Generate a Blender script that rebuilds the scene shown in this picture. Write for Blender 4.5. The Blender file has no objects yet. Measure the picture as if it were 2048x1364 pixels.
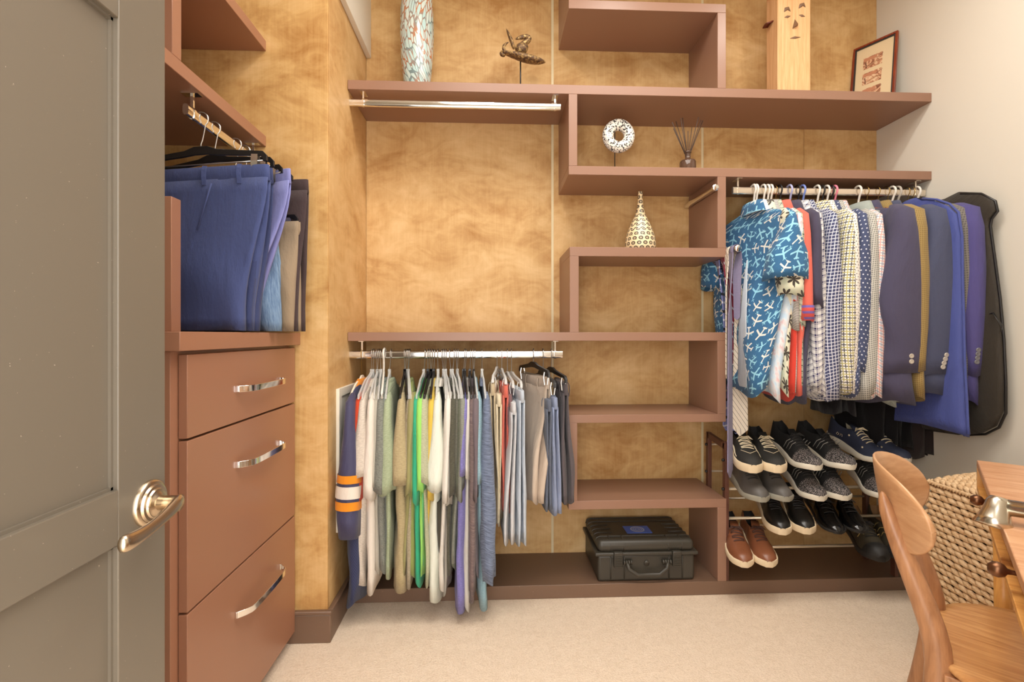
import bpy, math, random
from math import sin, cos, pi, sqrt, radians, atan2
random.seed(7)
S = bpy.context.scene
COL = S.collection

# ------------------------------------------------------------------ camera
FPX, YAW, CX, CY, EYE = 980.0, 0.0438, 1024.0, 669.3, 1.07
cam = bpy.data.cameras.new('camera')
cam.sensor_width = 36.0
cam.lens = FPX / 2048.0 * 36.0
cam.shift_y = -(682.0 - CY) / 2048.0
cam.clip_start = 0.02
cam_o = bpy.data.objects.new('camera', cam)
cam_o.location = (0, 0, EYE)
cam_o.rotation_euler = (pi / 2, 0, -YAW)
COL.objects.link(cam_o)
S.camera = cam_o

# ------------------------------------------------------------------ world, lamps, exposure
w = bpy.data.worlds.new('world'); S.world = w; w.use_nodes = True
w.node_tree.nodes['Background'].inputs[0].default_value = (1.0, 0.98, 0.95, 1)
w.node_tree.nodes['Background'].inputs[1].default_value = 6.3

def area(name, loc, sx, sy, power, col, rot=(0, 0, 0), shape='RECTANGLE'):
    l = bpy.data.lights.new(name, 'AREA'); l.shape = shape; l.size = sx; l.size_y = sy
    l.energy = power; l.color = col
    o = bpy.data.objects.new(name, l); o.location = loc; o.rotation_euler = rot
    COL.objects.link(o); return o
area('overhead_fill_light', (0.45, 0.75, 2.735), 1.5, 0.9, 30, (1.0, 0.965, 0.92))  # added overhead fill for soft, even light, not a fixture of the closet
for k, (lx, ly) in enumerate(((-0.05, 1.35), (0.62, 1.35), (1.3, 1.35))):
    area('ceiling_downlight', (lx, ly, 2.735), 0.16, 0.16, 6.0, (1.0, 0.95, 0.88), shape='DISK')
vs = S.view_settings
vs.view_transform = 'Standard'; vs.look = 'None'; vs.gamma = 1.0; vs.use_curve_mapping = False
vs.exposure = -0.05

# ------------------------------------------------------------------ pixel rays (2048 x 1364 frame)
_c, _s = cos(YAW), sin(YAW)
def ray(px, py):
    a = (px - CX) / FPX
    return (_c * a + _s, -_s * a + _c, (CY - py) / FPX)
def atY(px, py, Y):
    d = ray(px, py); t = Y / d[1]; return (d[0] * t, Y, EYE + d[2] * t)
def atX(px, py, X):
    d = ray(px, py); t = X / d[0]; return (X, d[1] * t, EYE + d[2] * t)
def atZ(px, py, Z):
    d = ray(px, py); t = (Z - EYE) / d[2]; return (d[0] * t, d[1] * t, Z)
def xY(px, Y): return atY(px, 700, Y)[0]
def zY(py, Y, X):           # height of pixel row py on a point at (X, Y)
    dep = _s * X + _c * Y
    return EYE + (CY - py) / FPX * dep

# ------------------------------------------------------------------ shader helper
class V:
    def __init__(s, nt, k): s.nt = nt; s.k = k
    def _m(s, op, *a):
        n = s.nt.nodes.new('ShaderNodeMath'); n.operation = op
        for i, x in enumerate((s,) + a):
            if isinstance(x, V): s.nt.links.new(x.k, n.inputs[i])
            else: n.inputs[i].default_value = x
        return V(s.nt, n.outputs[0])
    def __add__(s, o): return s._m('ADD', o)
    def __sub__(s, o): return s._m('SUBTRACT', o)
    def __mul__(s, o): return s._m('MULTIPLY', o)
    def __truediv__(s, o): return s._m('DIVIDE', o)
    def abs(s): return s._m('ABSOLUTE')
    def lt(s, o): return s._m('LESS_THAN', o)
    def gt(s, o): return s._m('GREATER_THAN', o)
    def fl(s): return s._m('FLOOR')
    def fr(s): return s._m('FRACT')
    def sin(s): return s._m('SINE')
    def cos(s): return s._m('COSINE')
    def sqrt(s): return s._m('SQRT')
    def atan2(s, o): return s._m('ARCTAN2', o)
    def max(s, o): return s._m('MAXIMUM', o)
    def min(s, o): return s._m('MINIMUM', o)
    def mod(s, o): return s._m('FLOORED_MODULO', o)

def rgb(*c):
    """sRGB 0-255 to linear"""
    return tuple((x / 255 / 12.92 if x <= 10 else ((x / 255 + 0.055) / 1.055) ** 2.4) for x in c)

class Mat:
    def __init__(s, name, col=(0.5, 0.5, 0.5), rough=0.5, metal=0.0, spec=0.5, **kw):
        s.m = bpy.data.materials.new(name); s.m.use_nodes = True
        s.nt = s.m.node_tree; s.b = s.nt.nodes['Principled BSDF']
        s.b.inputs['Base Color'].default_value = (*col, 1)
        s.b.inputs['Roughness'].default_value = rough
        s.b.inputs['Metallic'].default_value = metal
        s.b.inputs['Specular IOR Level'].default_value = spec
        for k, v in kw.items(): s.b.inputs[k.replace('_', ' ')].default_value = v
        s.m.diffuse_color = (*col, 1)
    def node(s, t, **kw):
        n = s.nt.nodes.new(t)
        for k, v in kw.items(): setattr(n, k, v)
        return n
    def link(s, a, b): s.nt.links.new(a.k if isinstance(a, V) else a, b)
    def coord(s, which='Object', scale=(1, 1, 1), rot=(0, 0, 0)):
        t = s.node('ShaderNodeTexCoord'); mp = s.node('ShaderNodeMapping')
        mp.inputs['Scale'].default_value = scale; mp.inputs['Rotation'].default_value = rot
        s.link(t.outputs[which], mp.inputs['Vector']); return mp.outputs[0]
    def uv(s):
        t = s.node('ShaderNodeTexCoord'); sp = s.node('ShaderNodeSeparateXYZ')
        s.link(t.outputs['UV'], sp.inputs[0])
        return V(s.nt, sp.outputs[0]), V(s.nt, sp.outputs[1])
    def noise(s, vec, scale, detail=3, rough=0.5, dist=0.0):
        n = s.node('ShaderNodeTexNoise'); n.inputs['Scale'].default_value = scale
        n.inputs['Detail'].default_value = detail; n.inputs['Roughness'].default_value = rough
        n.inputs['Distortion'].default_value = dist
        s.link(vec, n.inputs['Vector']); return V(s.nt, n.outputs[0])
    def ramp(s, fac, *stops):
        r = s.node('ShaderNodeValToRGB')
        while len(r.color_ramp.elements) < len(stops): r.color_ramp.elements.new(0.5)
        for e, (p, c) in zip(r.color_ramp.elements, stops):
            e.position = p; e.color = (*c, 1)
        s.link(fac, r.inputs[0]); return r.outputs[0]
    def mix(s, fac, a, b, mode='MIX'):
        n = s.node('ShaderNodeMix', data_type='RGBA', blend_type=mode)
        for i, x in ((0, fac), (6, a), (7, b)):
            if isinstance(x, V): s.link(x, n.inputs[i])
            elif isinstance(x, (int, float)): n.inputs[i].default_value = x
            elif isinstance(x, tuple): n.inputs[i].default_value = (*x, 1)
            else: s.link(x, n.inputs[i])
        return n.outputs[2]
    def base(s, c): s.link(c, s.b.inputs['Base Color'])
    def bump(s, h, strength=0.3, dist=0.002):
        n = s.node('ShaderNodeBump'); n.inputs['Strength'].default_value = strength
        n.inputs['Distance'].default_value = dist
        s.link(h, n.inputs['Height']); s.link(n.outputs[0], s.b.inputs['Normal'])

def ply_mat(name, seed, light, mid, dark):
    """stained birch plywood: upright grain, cloudy figure"""
    M = Mat(name, mid, 0.52, spec=0.22)
    t = M.node('ShaderNodeTexCoord'); a = M.node('ShaderNodeVectorMath', operation='ADD')
    a.inputs[1].default_value = (seed * 3.1, seed * 1.7, seed * 2.3)
    M.link(t.outputs['Object'], a.inputs[0]); v = a.outputs[0]
    def mp(sc):
        n = M.node('ShaderNodeMapping'); n.inputs['Scale'].default_value = sc; M.link(v, n.inputs['Vector']); return n.outputs[0]
    cloud = M.noise(mp((1.0, 1.0, 1.7)), 2.4, 5, 0.6, 1.0)
    fig = M.noise(mp((1.6, 1.6, 2.6)), 4.5, 6, 0.6, 1.6)
    wav = M.noise(mp((3, 3, 0.45)), 7.0, 4, 0.6, 3.0)
    grain = M.noise(mp((42, 42, 1.1)), 4.0, 4, 0.6)
    f = cloud * 0.58 + fig * 0.30 + wav * 0.10 + grain * 0.09 - 0.035
    c = M.ramp(f, (0.36, dark), (0.50, mid), (0.63, light))
    M.base(c)
    M.bump(grain, 0.08, 0.001)
    return M.m
PLY_BACK = [ply_mat('stained_plywood_back', 1 + k, rgb(217, 182, 132), rgb(200, 161, 108), rgb(171, 126, 74)) for k in range(4)]
PLY_SIDE = ply_mat('stained_plywood_side', 9, rgb(220, 184, 132), rgb(206, 166, 112), rgb(184, 138, 84))
PLY_FACE = ply_mat('stained_plywood_face', 14, rgb(220, 182, 128), rgb(202, 160, 102), rgb(170, 122, 68))

def lacquer(name, col, rough=0.36, wear=0.0):
    M = Mat(name, col, rough, spec=0.45)
    v = M.coord('Object')
    n = M.noise(v, 60, 2); M.bump(n, 0.03, 0.0006)
    if wear:
        sp = M.noise(M.coord('Object', (1, 1, 1)), 260, 2, 0.5)
        c = M.mix(sp.gt(0.765), col, tuple(min(1, x * 2.2 + 0.05) for x in col)); M.base(c)
    return M.m
BROWN = lacquer('brown_lacquer', rgb(146, 110, 90))
BROWN_DR = lacquer('brown_drawer_lacquer', rgb(156, 110, 85), 0.3)
BASEBR = lacquer('brown_baseboard_paint', rgb(116, 90, 72), 0.42, 1)
DOORP = lacquer('door_paint', rgb(108, 99, 86), 0.3, 1)
def plain(name, col, rough=0.5, metal=0.0, **kw): return Mat(name, col, rough, metal, **kw).m
CHROME = plain('chrome', (0.86, 0.85, 0.83), 0.09, 1.0)
NICKEL = plain('brushed_nickel', rgb(205, 188, 164), 0.26, 1.0)
STEEL = plain('satin_steel_wire', (0.62, 0.60, 0.57), 0.28, 1.0)
GOLDW = plain('gold_wire', rgb(170, 140, 80), 0.3, 1.0)
BLACKP = plain('black_plastic', rgb(26, 24, 24), 0.35)
WHITEP = plain('white_plastic', rgb(236, 228, 216), 0.35)
def tubep(n, c): return plain(n, c, 0.38)
LAVP = tubep('lavender_plastic', rgb(170, 172, 208)); BLUEP = tubep('blue_plastic', rgb(120, 140, 205))
PINKP = tubep('pink_plastic', rgb(226, 130, 150)); MAGP = tubep('raspberry_plastic', rgb(180, 72, 104))
WHITE = plain('white_paint', rgb(226, 218, 202), 0.6)
def wallpaint():
    M = Mat('off_white_wall_paint', rgb(220, 213, 199), 0.75, spec=0.3)
    M.bump(M.noise(M.coord('Object'), 220, 3), 0.06, 0.0008); return M.m
WALLP = wallpaint()
def carpet_mat():
    M = Mat('beige_loop_carpet', rgb(214, 194, 170), 0.95, spec=0.1)
    v = M.coord('Object')
    vo = M.node('ShaderNodeTexVoronoi'); vo.inputs['Scale'].default_value = 210; M.link(v, vo.inputs['Vector'])
    d = V(M.nt, vo.outputs[0]); n = M.noise(v, 30, 4, 0.7)
    M.base(M.ramp(n * 0.6 + d * 0.5, (0.25, rgb(238, 219, 197)), (0.75, rgb(220, 199, 175))))
    M.bump(d * -1.0 + n * 0.3, 0.4, 0.003); return M.m
CARPET = carpet_mat()
def clear_mat():
    M = Mat('clear_plastic', (0.9, 0.9, 0.88), 0.12)
    t = M.node('ShaderNodeBsdfTransparent'); t.inputs[0].default_value = (0.93, 0.93, 0.92, 1)
    mx = M.node('ShaderNodeMixShader'); mx.inputs[0].default_value = 0.42
    o = M.nt.nodes['Material Output']
    M.link(t.outputs[0], mx.inputs[1]); M.link(M.b.outputs[0], mx.inputs[2]); M.link(mx.outputs[0], o.inputs[0])
    return M.m
CLEAR = clear_mat()
def wood(name, light, dark, scale=(3, 3, 60), rough=0.35, dist=1.2, ns=2.0):
    M = Mat(name, light, rough, spec=0.45)
    n1 = M.noise(M.coord('Object', scale), ns, 4, 0.6, dist)
    n2 = M.noise(M.coord('Object', tuple(x * 4 for x in scale)), ns, 2)
    M.base(M.ramp(n1 * 0.75 + n2 * 0.25, (0.36, dark), (0.62, light)))
    return M.m

# ------------------------------------------------------------------ mesh helper
class MB:
    def __init__(s, off=(0, 0, 0)): s.v = []; s.f = []; s.uv = []; s.off = off; s.mi = []
    def add(s, vs, fs, uvs=None, mi=0):
        b = len(s.v); s.v += [tuple(p) for p in vs]
        for i, f in enumerate(fs):
            s.f.append([b + k for k in f]); s.mi.append(mi)
            s.uv.append([uvs[k] for k in f] if uvs and not isinstance(uvs[0], list) else (uvs[i] if uvs else [(0, 0)] * len(f)))
        return s
    def box(s, x0, x1, y0, y1, z0, z1):
        x0, x1 = sorted((x0, x1)); y0, y1 = sorted((y0, y1)); z0, z1 = sorted((z0, z1))
        vs = [(x, y, z) for z in (z0, z1) for y in (y0, y1) for x in (x0, x1)]
        return s.add(vs, [(0, 2, 3, 1), (4, 5, 7, 6), (0, 1, 5, 4), (2, 6, 7, 3), (0, 4, 6, 2), (1, 3, 7, 5)])
    def prism(s, poly, axis, a, b):
        """extrude a closed 2-D outline between a and b along axis"""
        def P(p, t):
            return {'x': (t, p[0], p[1]), 'y': (p[0], t, p[1]), 'z': (p[0], p[1], t)}[axis]
        n = len(poly)
        vs = [P(p, a) for p in poly] + [P(p, b) for p in poly]
        fs = [list(range(n))[::-1], list(range(n, 2 * n))] + [[i, (i + 1) % n, n + (i + 1) % n, n + i] for i in range(n)]
        return s.add(vs, fs)
    def loft(s, rings, cap0=True, cap1=True, closed=True, mi=0):
        n = len(rings[0]); vs = []; uvs = []
        vacc = 0.0
        for j, r in enumerate(rings):
            if j: vacc += min(math.dist(r[k], rings[j - 1][k]) for k in range(0, n, max(1, n // 6)))
            acc = 0.0
            for k in range(n):
                if k: acc += math.dist(r[k], r[k - 1])
                vs.append(r[k]); uvs.append((acc, vacc))
        fs = []; fu = []
        last = [sum(math.dist(r[k], r[(k + 1) % n]) for k in range(n)) for r in rings]
        for j in range(len(rings) - 1):
            for k in range(n if closed else n - 1):
                k2 = (k + 1) % n
                fs.append([j * n + k, j * n + k2, (j + 1) * n + k2, (j + 1) * n + k])
                u1, u2, u3, u4 = uvs[j * n + k], uvs[j * n + k2], uvs[(j + 1) * n + k2], uvs[(j + 1) * n + k]
                if k2 == 0: u2 = (last[j], u2[1]); u3 = (last[j + 1], u3[1])
                fu.append([u1, u2, u3, u4])
        if closed and cap0: fs.append(list(range(n))[::-1]); fu.append([uvs[k] for k in range(n)][::-1])
        if closed and cap1:
            b = (len(rings) - 1) * n; fs.append([b + k for k in range(n)]); fu.append([uvs[b + k] for k in range(n)])
        b = len(s.v); s.v += vs
        for f, u in zip(fs, fu): s.f.append([b + k for k in f]); s.uv.append(u); s.mi.append(mi)
        return s
    def lathe(s, prof, c=(0, 0, 0), n=28, axis='z', mi=0):
        rings = []
        for r, h in prof:
            ring = []
            for k in range(n):
                a = 2 * pi * k / n; p = (r * cos(a), r * sin(a))
                ring.append({'z': (c[0] + p[0], c[1] + p[1], c[2] + h), 'y': (c[0] + p[0], c[1] + h, c[2] + p[1]), 'x': (c[0] + h, c[1] + p[0], c[2] + p[1])}[axis])
            rings.append(ring)
        return s.loft(rings, mi=mi)
    def tube(s, pts, r, n=8, flat=1.0, up=(0, 0, 1), caps=True, mi=0):
        """sweep a circle (or ellipse, flat) along pts; r may be a list"""
        from mathutils import Vector as W
        P = [W(p) for p in pts]; R = r if isinstance(r, (list, tuple)) else [r] * len(P); rings = []
        u = W(up)
        for i, p in enumerate(P):
            t = (P[min(i + 1, len(P) - 1)] - P[max(i - 1, 0)]).normalized()
            sd = t.cross(u)
            if sd.length < 1e-4: sd = t.cross(W((1, 0, 0)) if abs(t.x) < 0.9 else W((0, 1, 0)))
            sd.normalize(); nn = sd.cross(t).normalized(); u = nn
            rings.append([tuple(p + sd * (cos(2 * pi * k / n) * R[i]) + nn * (sin(2 * pi * k / n) * R[i] * flat)) for k in range(n)])
        return s.loft(rings, caps, caps, mi=mi)
    def build(s, name, mat, parent=None, smooth=False, bevel=0.0, sub=0, seg=2, label=None):
        me = bpy.data.meshes.new(name)
        o0 = s.off
        me.from_pydata([(x - o0[0], y - o0[1], z - o0[2]) for x, y, z in s.v], [], s.f)
        ul = me.uv_layers.new(name='UVMap')
        flat = [c for f in s.uv for uvp in f for c in uvp]
        if len(flat) == 2 * len(ul.data): ul.data.foreach_set('uv', flat)
        mats = mat if isinstance(mat, (list, tuple)) else [mat]
        for m in mats: me.materials.append(m)
        if len(mats) > 1: me.polygons.foreach_set('material_index', s.mi)
        if smooth: me.polygons.foreach_set('use_smooth', [True] * len(me.polygons))
        me.validate(); me.update()
        o = bpy.data.objects.new(name, me); COL.objects.link(o)
        if parent: o.parent = parent
        else: o.location = o0
        if bevel:
            b = o.modifiers.new('bevel', 'BEVEL'); b.width = bevel; b.segments = seg; b.limit_method = 'ANGLE'; b.angle_limit = 0.6
            if not smooth:
                me.polygons.foreach_set('use_smooth', [True] * len(me.polygons)); me.set_sharp_from_angle(angle=0.7)
        if sub:
            m = o.modifiers.new('subdivision', 'SUBSURF'); m.levels = sub; m.render_levels = sub
        if label: o['label'] = label
        return o
def sharp(o, a=0.7):
    o.data.set_sharp_from_angle(angle=a); return o
def tag(o, label, cat, group=None):
    o['label'] = label; o['category'] = cat
    if group: o['group'] = group
    return o
def thing(name, label, cat, loc=(0, 0, 0), rot=(0, 0, 0), group=None):
    o = bpy.data.objects.new(name, None); o.empty_display_size = 0.05
    COL.objects.link(o); o.location = loc; o.rotation_euler = rot
    return tag(o, label, cat, group)
def struct(o): o['kind'] = 'structure'; return o
def sgp(x, p): return math.copysign(abs(x) ** p, x)

# ------------------------------------------------------------------ room dimensions
F, B, L, R, W = 1.976, 2.2706, -0.5685, 1.8494, 1.7394
CEIL, XA, YF = 2.75, -1.25, 0.0      # ceiling, alcove left wall, door wall plane
# ================================================================== SETTING
struct(MB().box(XA - .1, R + .1, -1.2, B + .1, -.06, 0).build('floor', CARPET))
struct(MB().box(XA - .1, R + .1, -.17, B + .1, CEIL, CEIL + .08).build('ceiling', WHITE))
struct(MB().box(R, R + .1, -.17, B + .1, 0, CEIL).build('wall_right', WALLP))
struct(MB().box(XA - .1, XA, -.17, B + .1, 0, CEIL).build('wall_left', WALLP))
wf = MB().box(XA, -.47, -.17, -.05, 0, CEIL).box(.40, R, -.17, -.05, 0, CEIL).box(-.47, .40, -.17, -.05, 2.12, CEIL)
struct(wf.build('wall_front', WALLP))
# back wall: substrate with plywood sheets and pale joint strips
wb = struct(MB().box(L - .1, R, B + .012, B + .1, 0, CEIL).build('wall_back', WHITE))
xs = [L, xY(1105, B), xY(1405, B), xY(1608, B), R]
for k in range(4):
    g = .0055 if k in (1, 2) else .0006
    g0 = .0055 if k in (1, 2) else .0006
    g1 = .0055 if k in (0, 1) else .0006
    a = xs[k] + (0 if k == 0 else g0); b = xs[k + 1] - (0 if k == 3 else g1)
    MB().box(a, b, B, B + .013, .0, CEIL).build('panel', PLY_BACK[k], wb, bevel=.0008, seg=1)
STRIP = plain('pale_joint_strip', rgb(214, 198, 160), 0.5)
for k in (1, 2):
    MB().box(xs[k] - .0055, xs[k] + .0055, B + .001, B + .013, .0, CEIL).build('joint_strip', STRIP, wb)
# left return: block of plywood between the alcove and the shelf recess
wr = struct(MB().box(XA, L - .013, W + .013, B + .1, 0, CEIL).build('wall_left_return', WHITE))
MB().box(XA, L, W, W + .013, .1, CEIL).build('panel', PLY_FACE, wr, bevel=.001, seg=1)
MB().box(L - .013, L, W + .013, B, .1, CEIL).build('panel', PLY_SIDE, wr, bevel=.001, seg=1)
# baseboard with a small cap, wrapping the corner
bb = MB()
bb.box(XA, L + .014, W - .014, W, 0, .098).box(L, L + .014, W, F, 0, .098)
bb.box(XA, L + .017, W - .017, W, .098, .111).box(L, L + .017, W, F, .098, .111)
bb = struct(bb.build('baseboard_left', BASEBR, bevel=.003))
# white painted drop at the top of the recess side
tz = zY(104, B - .03, L)
struct(MB().box(L, L + .022, W + .02, B, 2.335, CEIL).build('trim_1', WHITE, bevel=.002))

# door: stile-and-rail leaf, opened into the room
DX, DE = -.50, .7765
def zD(py, px): p = atX(px, py, DX); return p[2]
d1 = bpy.data.objects.new('door_1', None); COL.objects.link(d1); d1.location = (DX - .02, 0, 0); struct(d1)
O = (DX - .02, 0, 0)
yst = atX(237, 600, DX)[1]
z1, z2, z3 = zD(982, 232), zD(1100, 222), zD(36, 236)
hs = .12
st2 = .02 + hs
M = lambda: MB(O)
x0, x1 = DX - .04, DX
M().box(x0, x1, yst, DE, .012, 2.08).build('stile', DOORP, d1, bevel=.0015)
M().box(x0, x1, .003, st2, .012, 2.08).build('stile', DOORP, d1, bevel=.0015)
for za, zb in ((.012, .20), (z2, z1), (z3, z3 + .08), (1.96, 2.08)):
    M().box(x0, x1, st2, yst, za, zb).build('rail', DOORP, d1, bevel=.0015)
rc = .011
for za, zb in ((.20, z2), (z1, z3), (z3 + .08, 1.96)):
    M().box(x0 + rc, x1 - rc, st2 - .01, yst + .01, za - .01, zb + .01).build('panel', DOORP, d1)
    # thin sticking bead round the panel
    bd = M(); e = .004
    for (ya, yb, zc, zd) in ((st2, st2 + e, za, zb), (yst - e, yst, za, zb), (st2, yst, za, za + e), (st2, yst, zb - e, zb)):
        bd.box(x1 - rc - .001, x1 - rc + .004, ya, yb, zc, zd)
    bd.build('bead', DOORP, d1)
hp = atX(298, 1006, DX)
hd = M().lathe([(0, -.001), (.0335, -.001), (.0335, .004), (.031, .0065), (.027, .0068), (.0255, .010), (.0215, .0105), (.020, .013), (.0155, .0135), (.0135, .016), (0, .016)], hp, 48, 'x').build('door_handle', NICKEL, d1, True)
sharp(hd, .9)
M().lathe([(.0105, .01), (.0105, .040), (.012, .044), (0, .046)], hp, 24, 'x').build('neck', NICKEL, hd, True)
lv = [(.040, .010, .006), (.043, .002, .003), (.046, -.018, -.002), (.048, -.045, -.007), (.050, -.075, -.011), (.051, -.104, -.012), (.051, -.120, -.010), (.051, -.126, -.009)]
rr = [.004, .0115, .0105, .0085, .0085, .0105, .0120, .008]
M().tube([(hp[0] + a, hp[1] + b, hp[2] + c) for a, b, c in lv], rr, 14, flat=.62, up=(1, 0, 0)).build('lever', NICKEL, hd, True, sub=1)

# ================================================================== LEFT ALCOVE FURNITURE
XD, XSH = -.6737, -.7791
TOPZ = 1.0765
yN = 1.075                                       # near end of the counter
ct = MB().box(XA + .002, -.6617, yN, W - .001, TOPZ - .042, TOPZ).build('countertop', BROWN_DR, bevel=.0015)
tag(ct, 'brown lacquered countertop on the drawer chest under the hanging trousers', 'countertop')
ch = thing('drawer_chest', 'brown lacquered three-drawer chest with chrome pulls beside the open door', 'chest of drawers', (-.95, 1.43, 0))
O = (-.95, 1.43, 0)
MB(O).box(XA + .002, XD - .021, yN + .02, W - .018, .05, TOPZ - .043).build('body', BROWN_DR, ch, bevel=.001)
MB(O).box(XA + .002, XD - .07, yN + .04, W - .019, 0, .05).build('plinth', BASEBR, ch)
yD0, yD1 = 1.1206, W - .019
for za, zb in ((.838, 1.0255), (.4507, .8326), (.048, .4455)):
    dr = MB(O).box(XD - .02, XD, yD0, yD1, za, zb).build('drawer', BROWN_DR, ch, bevel=.0015)
    yc0, yc1 = 1.365, 1.565
    # bow pull: flat chrome strip bending away from the front
    pass
def pull(yf0, yf1, z, par):
    m = MB(O); ring = []
    n = 18
    for i in range(n + 1):
        t = i / n
        y = yf0 + (yf1 - yf0) * t
        e = min(t, 1 - t)
        x = XD + .004 + .026 * min(1, (e / .13)) ** .7 + .004 * sin(pi * t)
        ring.append([(x, y, z - .0085), (x + .0035, y, z - .0085), (x + .0035, y, z + .0085), (x, y, z + .0085)])
    # posts
    m.loft(ring)
    m.box(XD, XD + .006, yf0 - .001, yf0 + .006, z - .0085, z + .0085)
    m.box(XD, XD + .006, yf1 - .006, yf1 + .001, z - .0085, z + .0085)
    return m.build('handle', CHROME, par, bevel=.0008, label='chrome bow pull')
drs = [c for c in ch.children if c.name.startswith('drawer')]
for dr, (pyl, pxl), (pyr, pxr) in zip(drs, ((773, 480), (922, 480), (1210, 477)), ((764, 565), (892, 565), (1150, 565))):
    a = atX(pxl, pyl, XD + .01); b = atX(pxr, pyr, XD + .01)
    pull(a[1], b[1], (a[2] + b[2]) / 2, dr)
# shelves of the alcove
O = (-1.0, 1.35, 1.72)
sh = thing('alcove_shelf_unit', 'two brown alcove shelves joined by an upright above the trousers', 'shelf', O)
MB(O).box(XA, XSH, 1.0, W - .001, 1.7221, 1.759).build('shelf', BROWN_DR, sh, bevel=.0015)
MB(O).box(XA, XSH, 1.0, W - .001, 2.0545, 2.0905).build('shelf', BROWN_DR, sh, bevel=.0015)
yv = atX(363, 60, XSH)[1]
MB(O).box(XA, XSH, yv - .036, yv, 1.759, 2.0545).build('upright', BROWN_DR, sh, bevel=.0015)
yv2 = atX(362, 520, XSH + .02)[1]
tag(MB().box(XA, XSH + .02, yv2 - .036, yv2, TOPZ + .0005, 1.40).build('low_divider', BROWN_DR, bevel=.0015), 'brown upright divider board standing on the countertop beside navy trousers', 'divider')
# floor of the return wall base under chest is the baseboard already

# ================================================================== MAIN SHELVING
XL0, XL1, XR0, XR1 = .317, .352, .933, .968
zt, zb_ = 2.084, 2.047
sv = thing('stepped_shelving', 'brown built-in stepped shelving zigzagging up the plywood wall', 'shelving', (.64, 2.12, 0))
O = (.64, 2.12, 0)
e = .0008
Bk = B - .0005
def board(x0, x1, z0, z1, nm='shelf'): return MB(O).box(x0, x1, F, Bk, z0, z1).build(nm, BROWN, sv, bevel=.0012)
Z3, Z4, Z5, Z6, Z7, ZP = (1.7555, 1.720), (1.4265, 1.389), (1.0797, 1.0447), (.7435, .711), (.3945, .359), (.0555, 0)
board(L + .001, R - .001, zb_, zt)
board(XL0, XR1, 2.3944, 2.4304)
board(XL0, XR1, 2.74, 2.749)
board(XL0, XL1, 2.4304, 2.74, 'upright')
board(XR0, XR1, zt, 2.3944, 'upright')
board(XL0, R - .001, Z3[1], Z3[0])
board(XL0, XL1, Z3[0], zb_, 'upright')
board(XL0 + .004, XR1, Z4[1], Z4[0])
board(XR0, XR1, Z4[0], Z3[1], 'upright')
board(L + .001, XR1, Z5[1], Z5[0])
board(XL0 + .004, XL1 + .006, Z5[0], Z4[1], 'upright')
board(XL0, XR1, Z6[1], Z6[0])
board(XR0, XR1, Z6[0], Z5[1], 'upright')
board(XL0, XR1 + .002, Z7[1], Z7[0])
board(XL0, XL1, Z7[0], Z6[1], 'upright')
board(XR0, XR1 + .002, ZP[0], Z7[1], 'upright')
MB(O).box(L + .001, R - .001, F, Bk, .0005, ZP[0]).build('base', BASEBR, sv, bevel=.002)

# ================================================================== RODS
YR = F + .028
def rod(name, label, xa, xb, z, brackets, zs, mat):
    t = thing(name, label, 'closet rod', ((xa + xb) / 2, YR, z)); o = ((xa + xb) / 2, YR, z)
    m = MB(o); rings = []
    for x in (xa, xb):
        rings.append([(x, YR + .0078 * sgp(cos(2 * pi * k / 24), .8), z + .015 * sgp(sin(2 * pi * k / 24), .62)) for k in range(24)])
    sharp(m.loft(rings).build('tube', mat, t, True), .8)
    for i, bx in enumerate(brackets):
        m = MB(o)
        m.box(bx - .003, bx + .003, YR - .004, YR + .004, z + .014, zs)
        m.box(bx - .011, bx + .011, YR - .02, YR + .03, zs - .003, zs)
        r = []
        for x in (bx - .004, bx + .004):
            r.append([(x, YR + .0095 * sgp(cos(2 * pi * k / 24), .8), z + .017 * sgp(sin(2 * pi * k / 24), .62)) for k in range(24)])
        m.loft(r); sharp(m.build('bracket', mat, t, True), .6)
    return t
xu0, xu1 = L + .0005, xY(1121, YR)
ZU = zY(211, YR, 0); rod('closet_rod', 'empty chrome closet rod under the top shelf', xu0, xu1, ZU, (xY(727, YR), xY(1110, YR)), zb_, CHROME)
ZL = zY(709, YR, 0); XLR = (L + .0005, xY(1125, YR))
rod('closet_rod', 'chrome closet rod carrying the t-shirts and shorts', XLR[0], XLR[1], ZL, (xY(724.5, YR), xY(1110, YR)), Z5[1], CHROME)
WROD = plain('bright_rod', rgb(226, 214, 198), 0.22, 0.85)
XRR = (xY(1465, YR), xY(1848, YR)); ZR = zY(383, YR, 1.3)
rod('closet_rod', 'satin closet rod carrying the shirts, jackets and garment bags', XRR[0], XRR[1], ZR, (xY(1475, YR), xY(1830, YR)), Z3[1], WROD)
# alcove rod runs away from the camera
XRD = XSH - .028
ZA = 1.668
ya0 = atX(371, 215, XRD)[1]; ya1 = W - .045
t = thing('closet_rod', 'chrome alcove rod holding the hanging trousers', 'closet rod', (XRD, 1.5, ZA)); O = (XRD, 1.5, ZA)
m = MB(O); rings = [[(XRD + .0078 * sgp(cos(2 * pi * k / 24), .8), y, ZA + .015 * sgp(sin(2 * pi * k / 24), .62)) for k in range(24)] for y in (ya0, ya1)]
sharp(m.loft(rings).build('tube', CHROME, t, True), .8)
for by in (ya0 + .03, atX(507, 290, XRD)[1]):
    m = MB(O).box(XRD - .004, XRD + .004, by - .003, by + .003, ZA + .014, 1.7221).box(XRD - .024, XRD + .02, by - .012, by + .012, 1.7191, 1.7221)
    m.loft([[(XRD + .0095 * sgp(cos(2 * pi * k / 24), .8), y, ZA + .017 * sgp(sin(2 * pi * k / 24), .62)) for k in range(24)] for y in (by - .005, by + .005)])
    sharp(m.build('bracket', CHROME, t, True), .6)
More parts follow.
